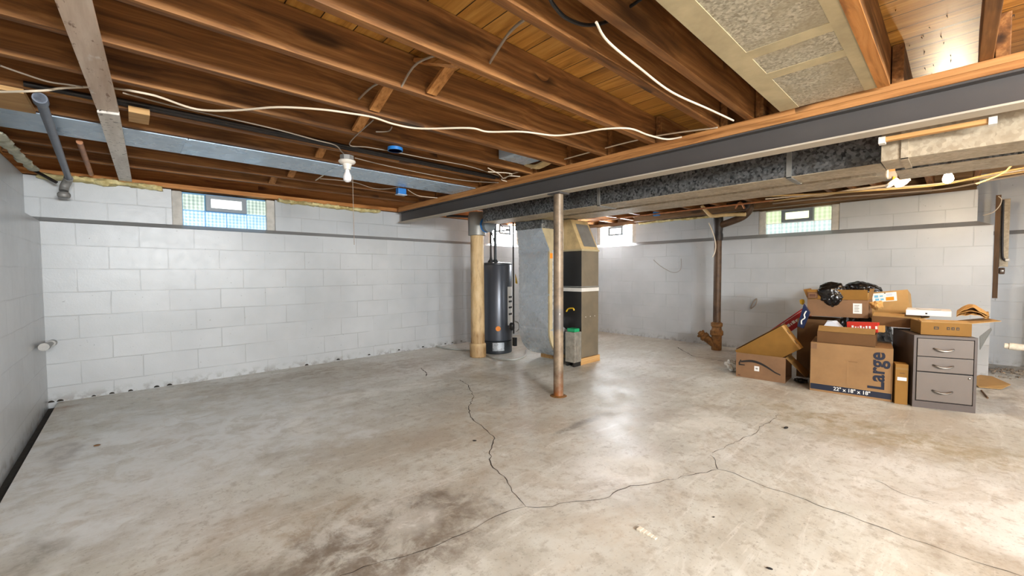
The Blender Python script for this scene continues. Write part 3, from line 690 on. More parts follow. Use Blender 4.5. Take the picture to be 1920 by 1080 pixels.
# ceiling lamps
def lamp(root, x, y, ztop, lit):
    m = Matrix.Translation((x, y, 0))
    bm = NB(); add_lathe(bm, [(.048, ztop-.035), (.05, ztop-.033), (.05, ztop-.002), (.048, ztop)], 8, m); obj('mounting_box', bm, 'oldsteelpipe', root)
    bm = NB(); add_lathe(bm, [(.058, ztop-.037), (.06, ztop-.045), (.052, ztop-.055), (.034, ztop-.062), (.026, ztop-.085), (.024, ztop-.10)], 28, m); obj('socket', bm, 'porcelain', root)
    b0 = ztop-.101
    bm = NB(); add_lathe(bm, [(.014, b0), (.016, b0-.015), (.027, b0-.04), (.031, b0-.058), (.027, b0-.078), (.014, b0-.089), (0, b0-.092)], 24, m); obj('light_bulb', bm, lit or 'bulb', root)
r = empty('pull_chain_lamp', (1.185, 3.04, 1.76), 'white porcelain pull chain lamp holder with unlit bulb under the joists', 'lamp')
lamp(r, 1.185, 3.055, 1.950, None)
bm = NB(); add_tube(bm, [(1.21, 3.02, 1.80), (1.212, 3.018, 1.30)], .0022, 6, 1); obj('pull_chain', bm, 'cablegrey', r)
M['litbulb'] = glow('lit_bulb', (255, 232, 196), 800.0)
r = empty('ceiling_lamp', (4.6, .066, 1.80), 'lit bare bulb glowing in its holder over the pile of cartons', 'lamp')
lamp(r, 4.6, .066, 1.95, M['litbulb'])
r = empty('ceiling_lamp', (4.9, .335, 1.80), 'unlit white bulb in a holder among the yellowed cables, beside the lit one', 'lamp')
p = at(1690, 343, 'x', 4.9); q = at(1703, 343, 'x', 4.9)
bm = NB(); add_lathe(bm, [(0, -.05), (.02, -.045), (.032, -.02), (.033, 0), (.026, .03), (.014, .05), (.013, .06)], 20, axis_m(p, (.0, -.9, .42))); obj('light_bulb', bm, 'bulb', r)
bm = NB(); add_lathe(bm, [(.03, 0), (.05, .012), (.05, .03), (.02, .035)], 20, axis_m(p+V(-.02, .045, -.01), (0, .6, .8))); obj('socket', bm, 'porcelain', r)
bm = NB(); add_box(bm, p.x-.05, p.x+.05, p.y+.03, p.y+.12, p.z+.04, ZJ-.032); obj('mounting_box', bm, 'oldsteelpipe', r)
bm = NB(); add_lathe(bm, [(.012, 0), (.009, .03), (0, .032)], 10, axis_m(at(1676, 338, 'x', 4.85), (0, 0, 1))); obj('wire_nut', bm, 'yellow', r)
bm = NB(); add_box(bm, 4.53, 4.97, -.03, .52, ZJ-.031, ZJ-.001); obj('mounting_board', bm, 'plate', label='wooden board under the joists carrying the lit bulb and the unlit one', cat='board')
# blue junction boxes
r = empty('junction_box', (1.40, 2.72, 1.94), 'open round blue junction box facing down beside a joist', 'junction box')
c = at(741, 283, 'z', 1.955)
bm = NB(); add_lathe(bm, [(.048, .0), (.052, 0), (.052, .022), (.03, .022), (.03, .018), (.047, .018), (.047, 0)], 24, Matrix.Translation(c)); obj('shell', bm, 'bluebox', r)
bm = NB(); add_lathe(bm, [(.046, .012), (.046, .014)], 20, Matrix.Translation(c)); obj('inside', bm, 'blueboxin', r)
c = at(752, 360, 'z', 1.93)
bm = NB(); add_box(bm, c.x-.045, c.x+.045, c.y-.03, c.y+.03, c.z-.025, c.z+.035, 0, None, .006); add_box(bm, c.x-.052, c.x+.052, c.y-.036, c.y+.036, c.z-.033, c.z-.026, 1, None, .003)
obj('junction_box', bm, ['bluebox', 'paleprint'], label='closed blue junction box near the window wall end of the ceiling', cat='junction box')
c = at(1231, 401, 'x', 5.9)
bm = NB(); add_box(bm, c.x-.03, c.x+.03, c.y-.045, c.y+.045, c.z-.03, c.z+.03, 0, None, .006)
obj('junction_box', bm, ['bluebox'], label='small blue junction box on the far wall top beside the bright window', cat='junction box')

# ------------------------------------------------------------------ ducts beyond the beam
def duct(name, x0, x1, y0, y1, z0, z1, mats, label, seams=(), bottom=None):
    r = empty(name, ((x0+x1)/2, (y0+y1)/2, z0), label, 'duct')
    bm = NB(); add_box(bm, x0, x1, y0, y1, z0, z1, 0, None, .003)
    if bottom:
        for f in bm.faces:
            if f.calc_center_median().z < z0+.004: f.material_index = 1
    obj('duct_run', bm, [mats, bottom] if bottom else mats, r)
    for y in seams:
        bm = NB()
        add_box(bm, x0-.008, x0, y-.014, y+.014, z0-.006, z1); add_box(bm, x0-.008, x1, y-.014, y+.014, z0-.008, z0)
        obj('seam_strip', bm, 'greymetal' if mats != 'galvtan' else 'galvtan', r)
    return r
duct('supply_duct', 3.10, 3.36, .305, 3.86, 1.69, 1.885, 'galvdark', 'dark spangled supply duct running behind the steel beam', (.745, 2.2), 'galvtan')
duct('supply_duct', 2.95, 3.22, -3.3, .292, 1.672, 1.83, 'galvtan', 'dusty tan duct section close behind the beam at the right edge', (.20,), 'galvtan')
duct('supply_duct', 3.40, 3.74, -3.2, .27, 1.69, 1.82, 'galvdark', 'spangled duct above the lit bulb, tucked behind the dusty tan one', (), 'galvtan')
r = empty('return_duct', (3.75, 1.9, 1.73), 'pale metal duct with a rounded nose, behind the dark spangled duct', 'duct')
bm = NB(); add_box(bm, 3.70, 4.05, .52, 3.95, 1.735, 1.90, 0, None, .004); obj('duct_run', bm, 'galvtan', r)
bm = NB(); add_lathe(bm, [(.0, .165), (.17, .165), (.174, .16), (.174, .005), (.17, .0), (.0, .0)], 24, Matrix.Translation((3.875, .515, 1.7325))); obj('nose_cap', bm, 'galvtan', r)
bm = NB(); add_box(bm, 2.84, 2.875, -.09, .29, 1.752, 1.772, 0); r = obj('wood_shim', bm, 'ledger', label='pale wood strip wedged under the beam flange over the dusty duct', cat='wood strip')
for y in (-.092, .278):
    bm = NB(); add_box(bm, 2.835, 2.88, y-.012, y+.014, 1.742, 1.775); obj('end_clip', bm, 'white', r)

# ---- return air drop with a rounded heel
r = empty('return_air_drop', (3.6, 3.4, 0), 'tall shiny galvanized duct with cross-broken face and rounded heel at the furnace', 'duct')
x0, x1, y0, y1 = 3.50, 3.69, 3.155, 3.66
prof = [(x0, 1.345), (x0, .42)]+[(x0+.36*(1-math.cos(t)), .42-.36*math.sin(t)) for t in [k*PI/2/10 for k in range(1, 11)]]
inner = [(3.858, .40), (3.80, .41), (3.75, .44), (x1+.02, .50), (x1, .56), (x1, 1.345)]
pr = prof+[(3.858, .06)]+inner
bm = NB(); add_prism(bm, [(x, y0, z) for x, z in pr], (0, y1-y0, 0)); bmesh.ops.remove_doubles(bm, verts=bm.verts[:], dist=1e-4)
obj('elbow_body', bm, 'galv', r)
def xbreak(z0, z1, nm='cross_broken_panel'):
    bm = NB(); x = x0-.001; c = bm.verts.new((x-.022, (y0+y1)/2, (z0+z1)/2)); q = [bm.verts.new(p) for p in ((x, y0+.01, z0), (x, y1-.01, z0), (x, y1-.01, z1), (x, y0+.01, z1))]
    for i in range(4): bm.faces.new((q[i], q[(i+1) % 4], c))
    obj(nm, bm, 'galv', r)
xbreak(.84, 1.33); xbreak(.44, .83)
bm = NB(); add_box(bm, x0-.006, x0, y0, y1, 1.33, 1.365); obj('seam_strip', bm, 'galv', r); bm = NB(); add_box(bm, x0-.004, x0, y0, y1, .828, .842); obj('seam_strip', bm, 'galv', r)
bm = NB()   # tan taped corner following the heel
for (xa, za), (xb, zb) in zip(prof[:-1], prof[1:]):
    f = bm.faces.new([bm.verts.new(p) for p in ((xa-.002, y0-.002, za), (xb-.002, y0-.002, zb), (min(xb+.05, 3.862), y0-.002, zb+.02), (min(xa+.05, 3.862), y0-.002, za+(.02 if za < .4 else 0)))])
    f = bm.faces.new([bm.verts.new(p) for p in ((xa-.003, y0-.002, za), (xb-.003, y0-.002, zb-.001), (xb-.003, y0+.02, zb-.001), (xa-.003, y0+.02, za))])
obj('corner_tape', bm, 'tape', r)
bm = NB()   # transition leaning towards the overhead duct
lo = [(x0, y0, 1.345), (x0, y1, 1.345), (x1, y1, 1.345), (x1, y0, 1.345)]; hi = [(x0-.03, y0+.09, 1.60), (x0-.03, y1, 1.60), (x1, y1, 1.60), (x1, y0+.09, 1.60)]
a = [bm.verts.new(p) for p in lo]; b = [bm.verts.new(p) for p in hi]
for i in range(4):
    j = (i+1) % 4
    if i == 0:
        c = bm.verts.new((x0-.03, (y0+y1)/2+.03, 1.47))
        for q in ((a[0], a[1], c), (a[1], b[1], c), (b[1], b[0], c), (b[0], a[0], c)): bm.faces.new(q)
    else:
        f = bm.faces.new((a[i], a[j], b[j], b[i])); f.material_index = 1 if i == 3 else 0
obj('transition', bm, ['galv', 'tape'], r)
bm = NB(); add_box(bm, x0-.04, x1, y0+.08, y1+.02, 1.60, 1.70, 0, None, .006); obj('collar', bm, 'galvdark', r)
bm = NB(); add_box(bm, 3.375, x1, y0+.10, y0+.35, 1.70, 1.80, 0, None, .004); obj('takeoff', bm, 'tape', r)
bm = NB(); add_box(bm, 3.505, 3.55, y0-.0045, y0-.002, 1.25, 1.31); obj('sticker', bm, 'orange', r)
# ---- furnace
r = empty('furnace', (4.03, 3.3, 0), 'slim bronze grey furnace cabinet with white band standing on boards', 'furnace')
fx0, fx1, fy0, fy1 = 3.87, 4.205, 2.985, 3.64
bm = NB(); add_box(bm, fx0, fx1, fy0, fy1, .078, 1.345, 0, None, .006)
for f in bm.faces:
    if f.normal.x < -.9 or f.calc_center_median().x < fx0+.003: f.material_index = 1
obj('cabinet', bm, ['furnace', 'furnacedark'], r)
bm = NB(); add_box(bm, fx0-.004, fx1+.004, fy0-.005, fy1, .862, .905, 0, None, .003); obj('trim_band', bm, 'white', r)
bm = NB(); add_box(bm, fx0-.003, fx1+.003, fy0-.004, fy1, .912, .925, 0); obj('trim_band', bm, 'greymetal', r)
for k in range(3):
    bm = NB(); add_lathe(bm, [(.006, 0), (.004, .004)], 10, axis_m((fx0+.08+.09*k, fy0, .56), (0, -1, 0))); obj('screw', bm, 'white', r)
bm = NB(); add_box(bm, fx0-.03, fx1+.02, fy0-.01, fy0+.05, .0, .075); obj('base_board', bm, 'newwood', r)
bm = NB(); add_box(bm, fx0, fx1+.02, fy1-.2, fy1, .0, .075); obj('base_board', bm, 'newwood', r)
bm = NB(); lo = [(fx0, fy0, 1.352), (fx1, fy0, 1.352), (fx1, fy1-.1, 1.352), (fx0, fy1-.1, 1.352)]; hi = [(fx0, fy0+.17, 1.725), (fx1, fy0+.17, 1.725), (fx1, fy1-.1, 1.725), (fx0, fy1-.1, 1.725)]
a = [bm.verts.new(p) for p in lo]; b = [bm.verts.new(p) for p in hi]
for i in range(4): bm.faces.new((a[i], a[(i+1) % 4], b[(i+1) % 4], b[i]))
bm.faces.new(a[::-1]); bm.faces.new(b); obj('plenum', bm, 'tan', r)
bm = NB(); nn = V(0, -.37, .17).normalized()*.0  # grey panel on the slanted face
def slant(u, s): return V(fx0+(fx1-fx0)*u, fy0+.17*s-.004, 1.352+.373*s)
q = [bm.verts.new(slant(u, s)) for u, s in ((.2, .12), (.93, .12), (.90, .86), (.2, .86))]; bm.faces.new(q); obj('access_panel', bm, 'greymetal', r)
bm = NB(); add_box(bm, fx0-.01, fx1+.006, fy0-.008, fy1, 1.342, 1.362); obj('collar', bm, 'tape', r)
r = empty('filter_box', (3.78, 3.0, .05), 'ribbed grey filter box with green top leaning at the furnace side', 'filter box')
bm = NB(); add_box(bm, 3.70, 3.835, 2.96, 3.09, .05, .40, 0, None, .004)
for k in range(7): add_box(bm, 3.70+.019*k, 3.708+.019*k, 2.953, 2.96, .06, .395)
obj('box_body', bm, 'filter', r)
bm = NB(); add_box(bm, 3.72, 3.81, 2.965, 3.08, .40, .44, 0, None, .008); obj('green_cap', bm, 'green', r)
for y in (2.975, 3.075):
    bm = NB(); add_box(bm, 3.71, 3.83, y-.012, y+.012, 0, .05); obj('foot_block', bm, 'furnacedark', r)
bm = NB(); p = at(1062, 584, 'x', 3.858); add_tube(bm, [p, p+V(0, -.03, .035), p+V(-.01, -.11, .045), p+V(-.01, -.125, .02)], .009, 8, 4)
obj('valve_handle', bm, 'yellow', label='yellow valve handle on the dark furnace side behind the column', cat='handle')
# ---- water heater
hx, hy, hr = 3.69, 4.31, .218
r = empty('water_heater', (hx, hy, 0), 'charcoal tank water heater with a round orange sticker', 'water heater')
T = Matrix.Translation((hx, hy, 0))
bm = NB(); add_lathe(bm, [(hr-.012, .0), (hr-.004, .01), (hr-.004, .165), (hr-.012, .17)], 48, T); obj('base_ring', bm, 'tankbase', r)
bm = NB(); add_lathe(bm, [(hr-.01, .172), (hr, .18), (hr, 1.185), (hr-.004, 1.195)], 48, T); obj('tank_jacket', bm, 'tankgrey', r)
bm = NB(); add_lathe(bm, [(hr+.003, 1.196), (hr+.003, 1.215), (hr-.02, 1.225), (.0, 1.24)], 48, T); obj('tank_top', bm, 'tankbase', r)
def on_tank(ang, z, w, h, off=.002, n=8):
    bm = NB(); prev = None
    for k in range(n+1):
        t = ang+(k/n-.5)*w/hr; c = [bm.verts.new((hx+(hr+off)*math.cos(t), hy+(hr+off)*math.sin(t), z+s*h/2)) for s in (-1, 1)]
        if prev: bm.faces.new((prev[0], c[0], c[1], prev[1]))
        prev = c
    return bm
fa = math.atan2(-hy, -hx)
bm = NB(); pc = V(hx+(hr+.003)*math.cos(fa+.10), hy+(hr+.003)*math.sin(fa+.10), .345); add_lathe(bm, [(.034, 0), (.034, .002)], 24, axis_m(pc, (math.cos(fa+.10), math.sin(fa+.10), 0))); obj('orange_sticker', bm, 'orange', r)
obj('panel_label', on_tank(fa+1.08, .64, .14, .52), 'paper', r)
for z in (.76, .70, .62, .53): obj('label_print', on_tank(fa+1.08, z, .10, .025, .003), 'ink', r)
obj('access_cover', on_tank(fa+.12, .10, .16, .11, .0), 'galv', r)
# pipes over the heater
r2 = r
for k, (dx, dy) in enumerate(((-.10, -.01), (-.055, -.05))):
    bm = NB(); add_tube(bm, [(hx+dx, hy+dy, 1.235), (hx+dx, hy+dy, 1.86)], .014 if k == 0 else .02, 12, 1); obj('water_pipe', bm, 'tankbase' if k else 'darkpipe', r2)
    bm = NB(); add_lathe(bm, [(.045, 0), (.045, .008), (.02, .04), (.016, .07)], 16, Matrix.Translation((hx+dx, hy+dy, 1.232))); obj('pipe_nut', bm, 'tankbase', r2)
p = at(963, 600, 'x', 3.62)
r = empty('gas_drop', (p.x, p.y, .1), 'thin black gas pipe dropping beside the water heater, yellow tag on it', 'pipe')
bm = NB(); add_tube(bm, [(p.x, p.y, 1.78), (p.x, p.y, .30)], .0105, 10, 1); obj('drop_pipe', bm, 'black', r)
q = at(965, 522, 'x', p.x); bm = NB(); add_prism(bm, [q+V(0, -.01, .06), q+V(0, -.035, .0), q+V(0, -.05, -.07), q+V(0, -.015, -.06)], (.004, 0, 0)); obj('yellow_tag', bm, 'yellow', r)
q = at(960, 612, 'x', p.x); bm = NB(); add_lathe(bm, [(.02, -.05), (.035, -.03), (.035, .03), (.02, .05)], 14, axis_m(q, (0, 0, 1))); obj('gas_cock', bm, 'black', r)
q = at(965, 640, 'x', p.x); bm = NB(); add_box(bm, q.x-.02, q.x+.02, q.y-.025, q.y+.025, q.z-.06, q.z+.05, 0, None, .005); obj('control_box', bm, 'black', r)
bm = NB(); q = at(968, 610, 'x', p.x); add_tube(bm, [q+V(0, .02, .05), q+V(0, -.04, .03), q+V(0, -.05, -.04), q+V(0, .0, -.08)], .008, 8, 5); obj('flex_loop', bm, 'clear', r)
pipe('gas_pipe', [at(838, 404.5, 'y', 4.55), at(870, 406, 'y', 4.55), at(1000, 411, 'y', 4.55)], .017, 'black', 'black iron pipe running level behind the tan flue toward the furnace', k=1)
r = empty('pipe_valve', tuple(at(938, 425, 'y', 4.75)), 'small black valve pipework in front of the bright window', 'pipe')
bm = NB(); add_tube(bm, [at(936, 400, 'y', 4.75), at(937, 418, 'y', 4.75), at(945, 428, 'y', 4.75), at(956, 431, 'y', 4.75)], .008, 8, 4); obj('valve_pipe', bm, 'darkpipe', r)
bm = NB(); add_tube(bm, [at(931, 434, 'y', 4.75), at(956, 431, 'y', 4.75)], .011, 8, 1); obj('valve_pipe', bm, 'darkpipe', r)
bm = NB(); add_tube(bm, [at(956, 424, 'y', 4.75), at(956, 441, 'y', 4.75)], .009, 8, 1); obj('valve_stem', bm, 'darkpipe', r)
# ---- tan flue pipe rising to a grey octagon fitting with round blue damper
r = empty('flue_pipe', (3.29, 4.2, 0), 'upright tan coated pipe with grey sleeve on top beside the water heater', 'pipe')
T = Matrix.Translation((3.285, 4.21, 0))
bm = NB(); add_lathe(bm, [(.094, .17), (.090, .2), (.086, 1.0), (.084, 1.57)], 28, T); obj('pipe_shaft', bm, 'transite', r)
bm = NB(); add_lathe(bm, [(.098, 0), (.106, .01), (.106, .165), (.098, .18)], 28, T); obj('base_collar', bm, 'transite', r)
bm = NB(); add_lathe(bm, [(.10, 1.565), (.115, 1.57), (.115, 1.80), (.10, 1.86)], 10, T); obj('sleeve', bm, 'greymetal', r)
d = V(.0, -1, -.10).normalized(); p = V(3.285, 4.21, 1.70)+V(.055, -.075, 0)
bm = NB(); add_lathe(bm, [(.0, .05), (.074, .05), (.086, .06), (.088, .12), (.05, .128), (.012, .13), (0, .13)], 32, axis_m(p, d)); dm = obj('draft_damper', bm, 'ventframe', r)
bm = NB(); add_lathe(bm, [(.090, .02), (.094, .02), (.094, .055), (.090, .055)], 32, axis_m(p, d)); obj('blue_ring', bm, 'bluebox', dm)
bm = NB(); add_tube(bm, [p+d*.05+V(.06, -.02, -.06), p+V(.22, .06, -.2)], .008, 8, 1); obj('damper_rod', bm, 'darkpipe', dm)
# drain hose over the floor
cable([fl((805, 647))[0].to_3d()+V(0, 0, .012), fl((840, 655))[0].to_3d()+V(0, 0, .012), fl((893, 660))[0].to_3d()+V(0, 0, .012), fl((925, 672))[0].to_3d()+V(0, 0, .012), fl((962, 676))[0].to_3d()+V(0, 0, .012), fl((985, 668))[0].to_3d()+V(0, 0, .012), fl((986, 658))[0].to_3d()+V(0, 0, .013)], .011, 'clear', 'grey drain hose lying on the floor around the tan flue and heater', k=8, name='drain_hose')

# ------------------------------------------------------------------ soil stack on the far wall
sx, sy = 5.96, 2.255
r = empty('soil_stack', (sx, sy, 0), 'brown cast iron soil stack with hub and clean-out at its foot', 'pipe')
T = Matrix.Translation((sx, sy, 0))
bm = NB(); add_lathe(bm, [(.052, .36), (.049, .4), (.049, 1.66)], 24, T); obj('stack_pipe', bm, 'castiron', r)
bm = NB(); add_lathe(bm, [(.062, .0), (.066, .02), (.066, .20), (.084, .215), (.084, .265), (.066, .285), (.06, .32), (.074, .335), (.076, .375), (.056, .39)], 24, T); obj('hub', bm, 'rustiron', r)
bm = NB(); add_lathe(bm, [(.058, 1.52), (.064, 1.54), (.064, 1.60), (.056, 1.63), (.06, 1.66), (.066, 1.75), (.06, 1.84), (.05, 1.86)], 24, T); obj('tee_fitting', bm, 'darkpipe', r)
d = V(-.15, .80, .62).normalized(); p = V(sx-.01, sy+.0, .06)
bm = NB(); add_lathe(bm, [(.05, .02), (.052, .16), (.066, .17), (.066, .21), (.05, .215), (.05, .235), (.062, .24), (.062, .265), (.03, .27), (.03, .285), (0, .285)], 20, axis_m(p, d)); obj('clean_out', bm, 'rustiron', r)
bm = NB(); add_tube(bm, [V(sx, sy, 1.72), at(1375, 414, 'x', 5.93), at(1395, 405, 'x', 5.93), at(1406, 392, 'x', 5.93), at(1405, 384, 'x', 5.93)], .045, 14, 5); obj('trap_arm', bm, 'castiron', r)
bm = NB(); add_tube(bm, [at(1404, 383, 'x', 5.93), at(1400, 391, 'x', 5.92)], .052, 14, 1); obj('coupling', bm, 'darkpipe', r)
pipe('copper_pipe', [at(1316, 386, 'x', 5.84), at(1331, 403, 'x', 5.84), at(1340, 405, 'x', 5.84), at(1360, 403, 'x', 5.84), at(1398, 402, 'x', 5.84)], .024, 'tan', 'tan wrapped pipe bent across the top of the soil stack', k=4)
pipe('copper_pipe', [at(1378, 391, 'x', 5.82), at(1388, 379, 'x', 5.82), at(1396, 391, 'x', 5.82)], .012, 'copper', 'small bent copper pipe in front of the black trap coupling', k=4)
pipe('steel_pipe', [at(1330, 388, 'x', 6.10), at(1400, 378, 'x', 6.10)], .018, 'darkpipe', 'dark level pipe at the top of the soil stack', k=1)
cable([at(1329, 418, 'x', 5.86), at(1338, 440, 'x', 5.87), at(1342, 460, 'x', 5.87), at(1340, 474, 'x', 5.87), at(1336, 482, 'x', 5.86)], .006, 'cable', 'short white wire hooked in front of the soil stack', k=6)
cable([at(1407, 578, 'x', 6.29), at(1412, 567, 'x', 6.285), at(1419, 560, 'x', 6.29), at(1417, 571, 'x', 6.285), at(1408, 579, 'x', 6.30)], .007, 'cablegrey', 'small bent wire hook sticking out of the block wall', k=5)
cable([at(1225, 487, 'x', 6.31), at(1240, 500, 'x', 6.31), at(1262, 511, 'x', 6.31), at(1276, 505, 'x', 6.31), at(1277, 485, 'x', 6.31)], .003, 'cablegrey', 'thin curved wire painted onto the far block wall', k=6)
# cables and timbers along the top of the far wall
for i, (dy, sag, m, lab) in enumerate(((0, .05, 'cableyellow', 'lowest yellowed cable sagging along the far wall top'), (.0, .02, 'cable', 'pale cable stretched just above the sagging yellowed one'), (0, .0, 'cableyellow', 'yellowed cable passing behind the unlit bulb'), (0, .035, 'cablegrey', 'greyish cable among the yellowed ones on the far wall'))):
    x = 5.35+.14*i
    cable([V(x, 1.55, ZJ-.03-.012*i), V(x, 1.0, ZJ-.05-sag*.5), V(x, .45, ZJ-.06-sag), V(x, .1, ZJ-.07-sag), V(x, -.2, ZJ-.06-sag*.3), V(x, -.75, ZJ-.02)], .0075, m, lab, k=6)
cable([at(1480, 368, 'x', 5.7), at(1540, 366, 'x', 5.7), at(1600, 356, 'x', 5.7), at(1690, 344, 'x', 5.7)], .012, 'cable', 'thick white cable draped over the greenish window', k=6)
cable([at(1790, 318, 'x', 4.4), at(1850, 312, 'x', 4.4), at(1925, 300, 'x', 4.4)], .007, 'cable', 'pale straight cable leaving the lit bulb', k=3)
cable([at(1830, 345, 'x', 4.9), at(1880, 325, 'x', 4.9), at(1905, 300, 'x', 4.9), at(1925, 275, 'x', 4.9)], .006, 'cableyellow', 'yellowed cable curving up at the right edge past the lit bulb', k=5)
bm = NB(); add_box(bm, 6.03, 6.12, .2, 3.6, ZJ-.075, ZJ-.003, 0); obj('timber_cleat', bm, 'oldtimber', label='brown timber cleat under the joists along the far wall top', cat='timber')
pipe('water_line', [(5.6, 4.6, 1.93), (5.6, 1.5, 1.93)], .011, 'copper', 'thin copper line along the far wall top past the bright window', k=1)
# recess at the right: service board, metal chase, fitting
bm = NB(); add_box(bm, 6.86, 6.885, -.300, -.262, .79, 1.90); obj('service_board', bm, 'brownwood', label='narrow upright brown board in the recess beside the block wall end', cat='board')
r = empty('metal_chase', (6.95, -.33, 1.13), 'tall dull metal chase with cables hanging in the recess', 'metal box')
bm = NB(); add_box(bm, 6.93, 7.0, -.368, -.304, 1.13, 1.86, 0, None, .003); obj('chase_body', bm, 'galvtan', r)
bm = NB(); add_tube(bm, [(6.915, -.315, 1.85), (6.91, -.318, 1.5), (6.91, -.325, 1.25), (6.91, -.345, 1.20)], .010, 8, 6); obj('hanging_cable', bm, 'darkpipe', r)
bm = NB(); add_lathe(bm, [(.012, 0), (.018, .01), (.016, .03), (0, .035)], 14, axis_m((6.912, -.346, 1.20), (-.2, -1, .2))); obj('cable_end', bm, 'white', r)
r = empty('outlet_fitting', (6.88, -.325, 1.06), 'small dark electrical fitting below the metal chase', 'fitting')
bm = NB(); add_box(bm, 6.87, 6.91, -.345, -.302, 1.05, 1.12, 0, None, .01); obj('fitting_body', bm, 'castiron', r)
bm = NB(); add_lathe(bm, [(.01, 0), (.012, .006), (0, .008)], 10, axis_m((6.868, -.324, 1.085), (-1, 0, 0))); obj('screw', bm, 'chrome', r)
cable([at(1843, 404, 'x', 6.7), at(1862, 398, 'x', 6.7), at(1874, 386, 'x', 6.7), at(1878, 374, 'x', 6.7), at(1872, 368, 'x', 6.7)], .004, 'cable', 'thin loose wire loop in front of the recess', k=6)
bm = NB(); a, b = at(1892, 649, 'x', 6.2), at(1960, 656, 'x', 6.2); add_tube(bm, [a, b], lambda s: .034-.006*s, 14, 1); add_tube(bm, [a+(a-b).normalized()*.03, a+(b-a)*.1], .026, 14, 1)
obj('wrapped_pipe', bm, 'chip', label='white wrapped pipe end poking in low at the right edge', cat='pipe')
bm = NB()
for k in range(260):
    x, y = random.uniform(6.75, 7.1) if k % 2 else random.uniform(6.45, 7.1), random.uniform(-1.0, -.27); s = random.uniform(.004, .016)
    bmesh.ops.create_icosphere(bm, subdivisions=1, radius=s, matrix=Matrix.Translation((x, y, s*.3)) @ Matrix.Diagonal((1, random.uniform(.6, 1.4), .6, 1)))
obj('rubble', bm, 'rubble', label='loose rubble and dirt on the recess floor past the wall end', cat='rubble', kind='stuff')

# ------------------------------------------------------------------ the junk pile
TH = .005
def carton(name, label, o, u, d, size, mat, closed=False, flaps=(), skip=(), cat='box', hts={}, inside=None):
    """o: front-left-bottom corner; u: along the front; d: depth; flaps: (side, angle from closed, length)"""
    u = Vector(u).normalized(); d = Vector(d).normalized(); up = u.cross(d).normalized(); w, dp, h = size
    m = frame_m(o, u, d, up); root = empty(name, o, label, cat)
    bm = NB(); add_box(bm, 0, w, 0, dp, 0, TH, 0, m)
    for sd, b in (('front', (0, w, 0, TH)), ('back', (0, w, dp-TH, dp)), ('left', (0, TH, TH, dp-TH)), ('right', (w-TH, w, TH, dp-TH))):
        if sd not in skip: add_box(bm, *b, TH, hts.get(sd, h), 0, m)
    if closed: add_box(bm, 0, w, 0, dp, h, h+TH, 0, m)
    obj('carton_body', bm, mat, root)
    for sd, ang, ln in flaps:
        a = math.radians(ang); bm = NB()
        L = w if sd in ('front', 'back') else dp
        add_box(bm, .003, L-.003, 0, ln, -TH/2, TH/2)
        rot = Matrix.Rotation(a, 4, 'X')
        place = {'front': Matrix.Translation((0, TH/2, h+TH*.6)), 'back': Matrix.Translation((w, dp-TH/2, h+TH*.6)) @ Matrix.Rotation(PI, 4, 'Z'),
                 'left': Matrix.Translation((TH/2, dp, h+TH*.6)) @ Matrix.Rotation(-PI/2, 4, 'Z'), 'right': Matrix.Translation((w-TH/2, 0, h+TH*.6)) @ Matrix.Rotation(PI/2, 4, 'Z')}[sd]
        for v in bm.verts: v.co = m @ (place @ (rot @ v.co))
        obj('flap', bm, inside or mat, root)
    return root, m
def decal(name, m, x0, x1, z0, z1, mat, parent, off=.0015):
    """flat print on a front face (local x, z)"""
    bm = NB(); add_box(bm, x0, x1, -off, -off*.3, z0, z1, 0, m); return obj(name, bm, mat, parent)
def front_text(s, size, m, x, z, mat, parent, rot=0.0, bold=0.0, ws=1.0, name='lettering'):
    q = m @ Matrix.Translation((x, -.002, z)) @ Matrix.Rotation(PI/2, 4, 'X') @ Matrix.Rotation(rot, 4, 'Z')
    return text(s, size, q, mat, parent, name, bold, ws)

# filing cabinet
u = V(.334, -.943, 0).normalized(); d = V(.943, .334, 0).normalized(); o = V(4.582, .222, 0)
r = empty('filing_cabinet', o, 'taupe three drawer filing cabinet standing at the right end of the pile', 'filing cabinet')
m = frame_m(o, u, d); W, Hh, Dp = .362, .578, .48
bm = NB(); add_box(bm, 0, W, .012, Dp, 0, Hh, 0, m, .003); add_box(bm, 0, .016, 0, .0125, 0, Hh, 0, m); add_box(bm, W-.016, W, 0, .0125, 0, Hh, 0, m)
add_box(bm, .016, W-.016, 0, .0125, 0, .052, 0, m); add_box(bm, .016, W-.016, 0, .0125, Hh-.02, Hh, 0, m); obj('cabinet_body', bm, 'cabdark', r)
bm = NB(); add_box(bm, .0162, W-.0162, .009, .0118, .053, Hh-.021, 0, m); obj('shadow_gap', bm, 'gap', r)
for z0, z1 in ((.060, .285), (.294, .408), (.414, .553)):
    bm = NB(); add_box(bm, .021, W-.021, -.003, .0088, z0, z1, 0, m, .0025); dr = obj('drawer', bm, 'cab', r)
    zc = z0+(z1-z0)*(.42 if z1-z0 < .2 else .36); bm = NB()
    add_tube(bm, [m @ V(.115, -.004, zc+.008), m @ V(.125, -.018, zc+.004), m @ V(.155, -.026, zc-.006), m @ V(.19, -.026, zc-.006), m @ V(.22, -.018, zc+.004), m @ V(.23, -.004, zc+.008)], lambda s: .0085-.003*abs(2*s-1), 8, 4)
    obj('handle', bm, 'chrome', dr)
bm = NB(); add_lathe(bm, [(.008, 0), (.008, .004), (.005, .006), (0, .006)], 14, axis_m(m @ V(W-.04, -.003, .262), -d)); obj('lock', bm, 'chrome', r)

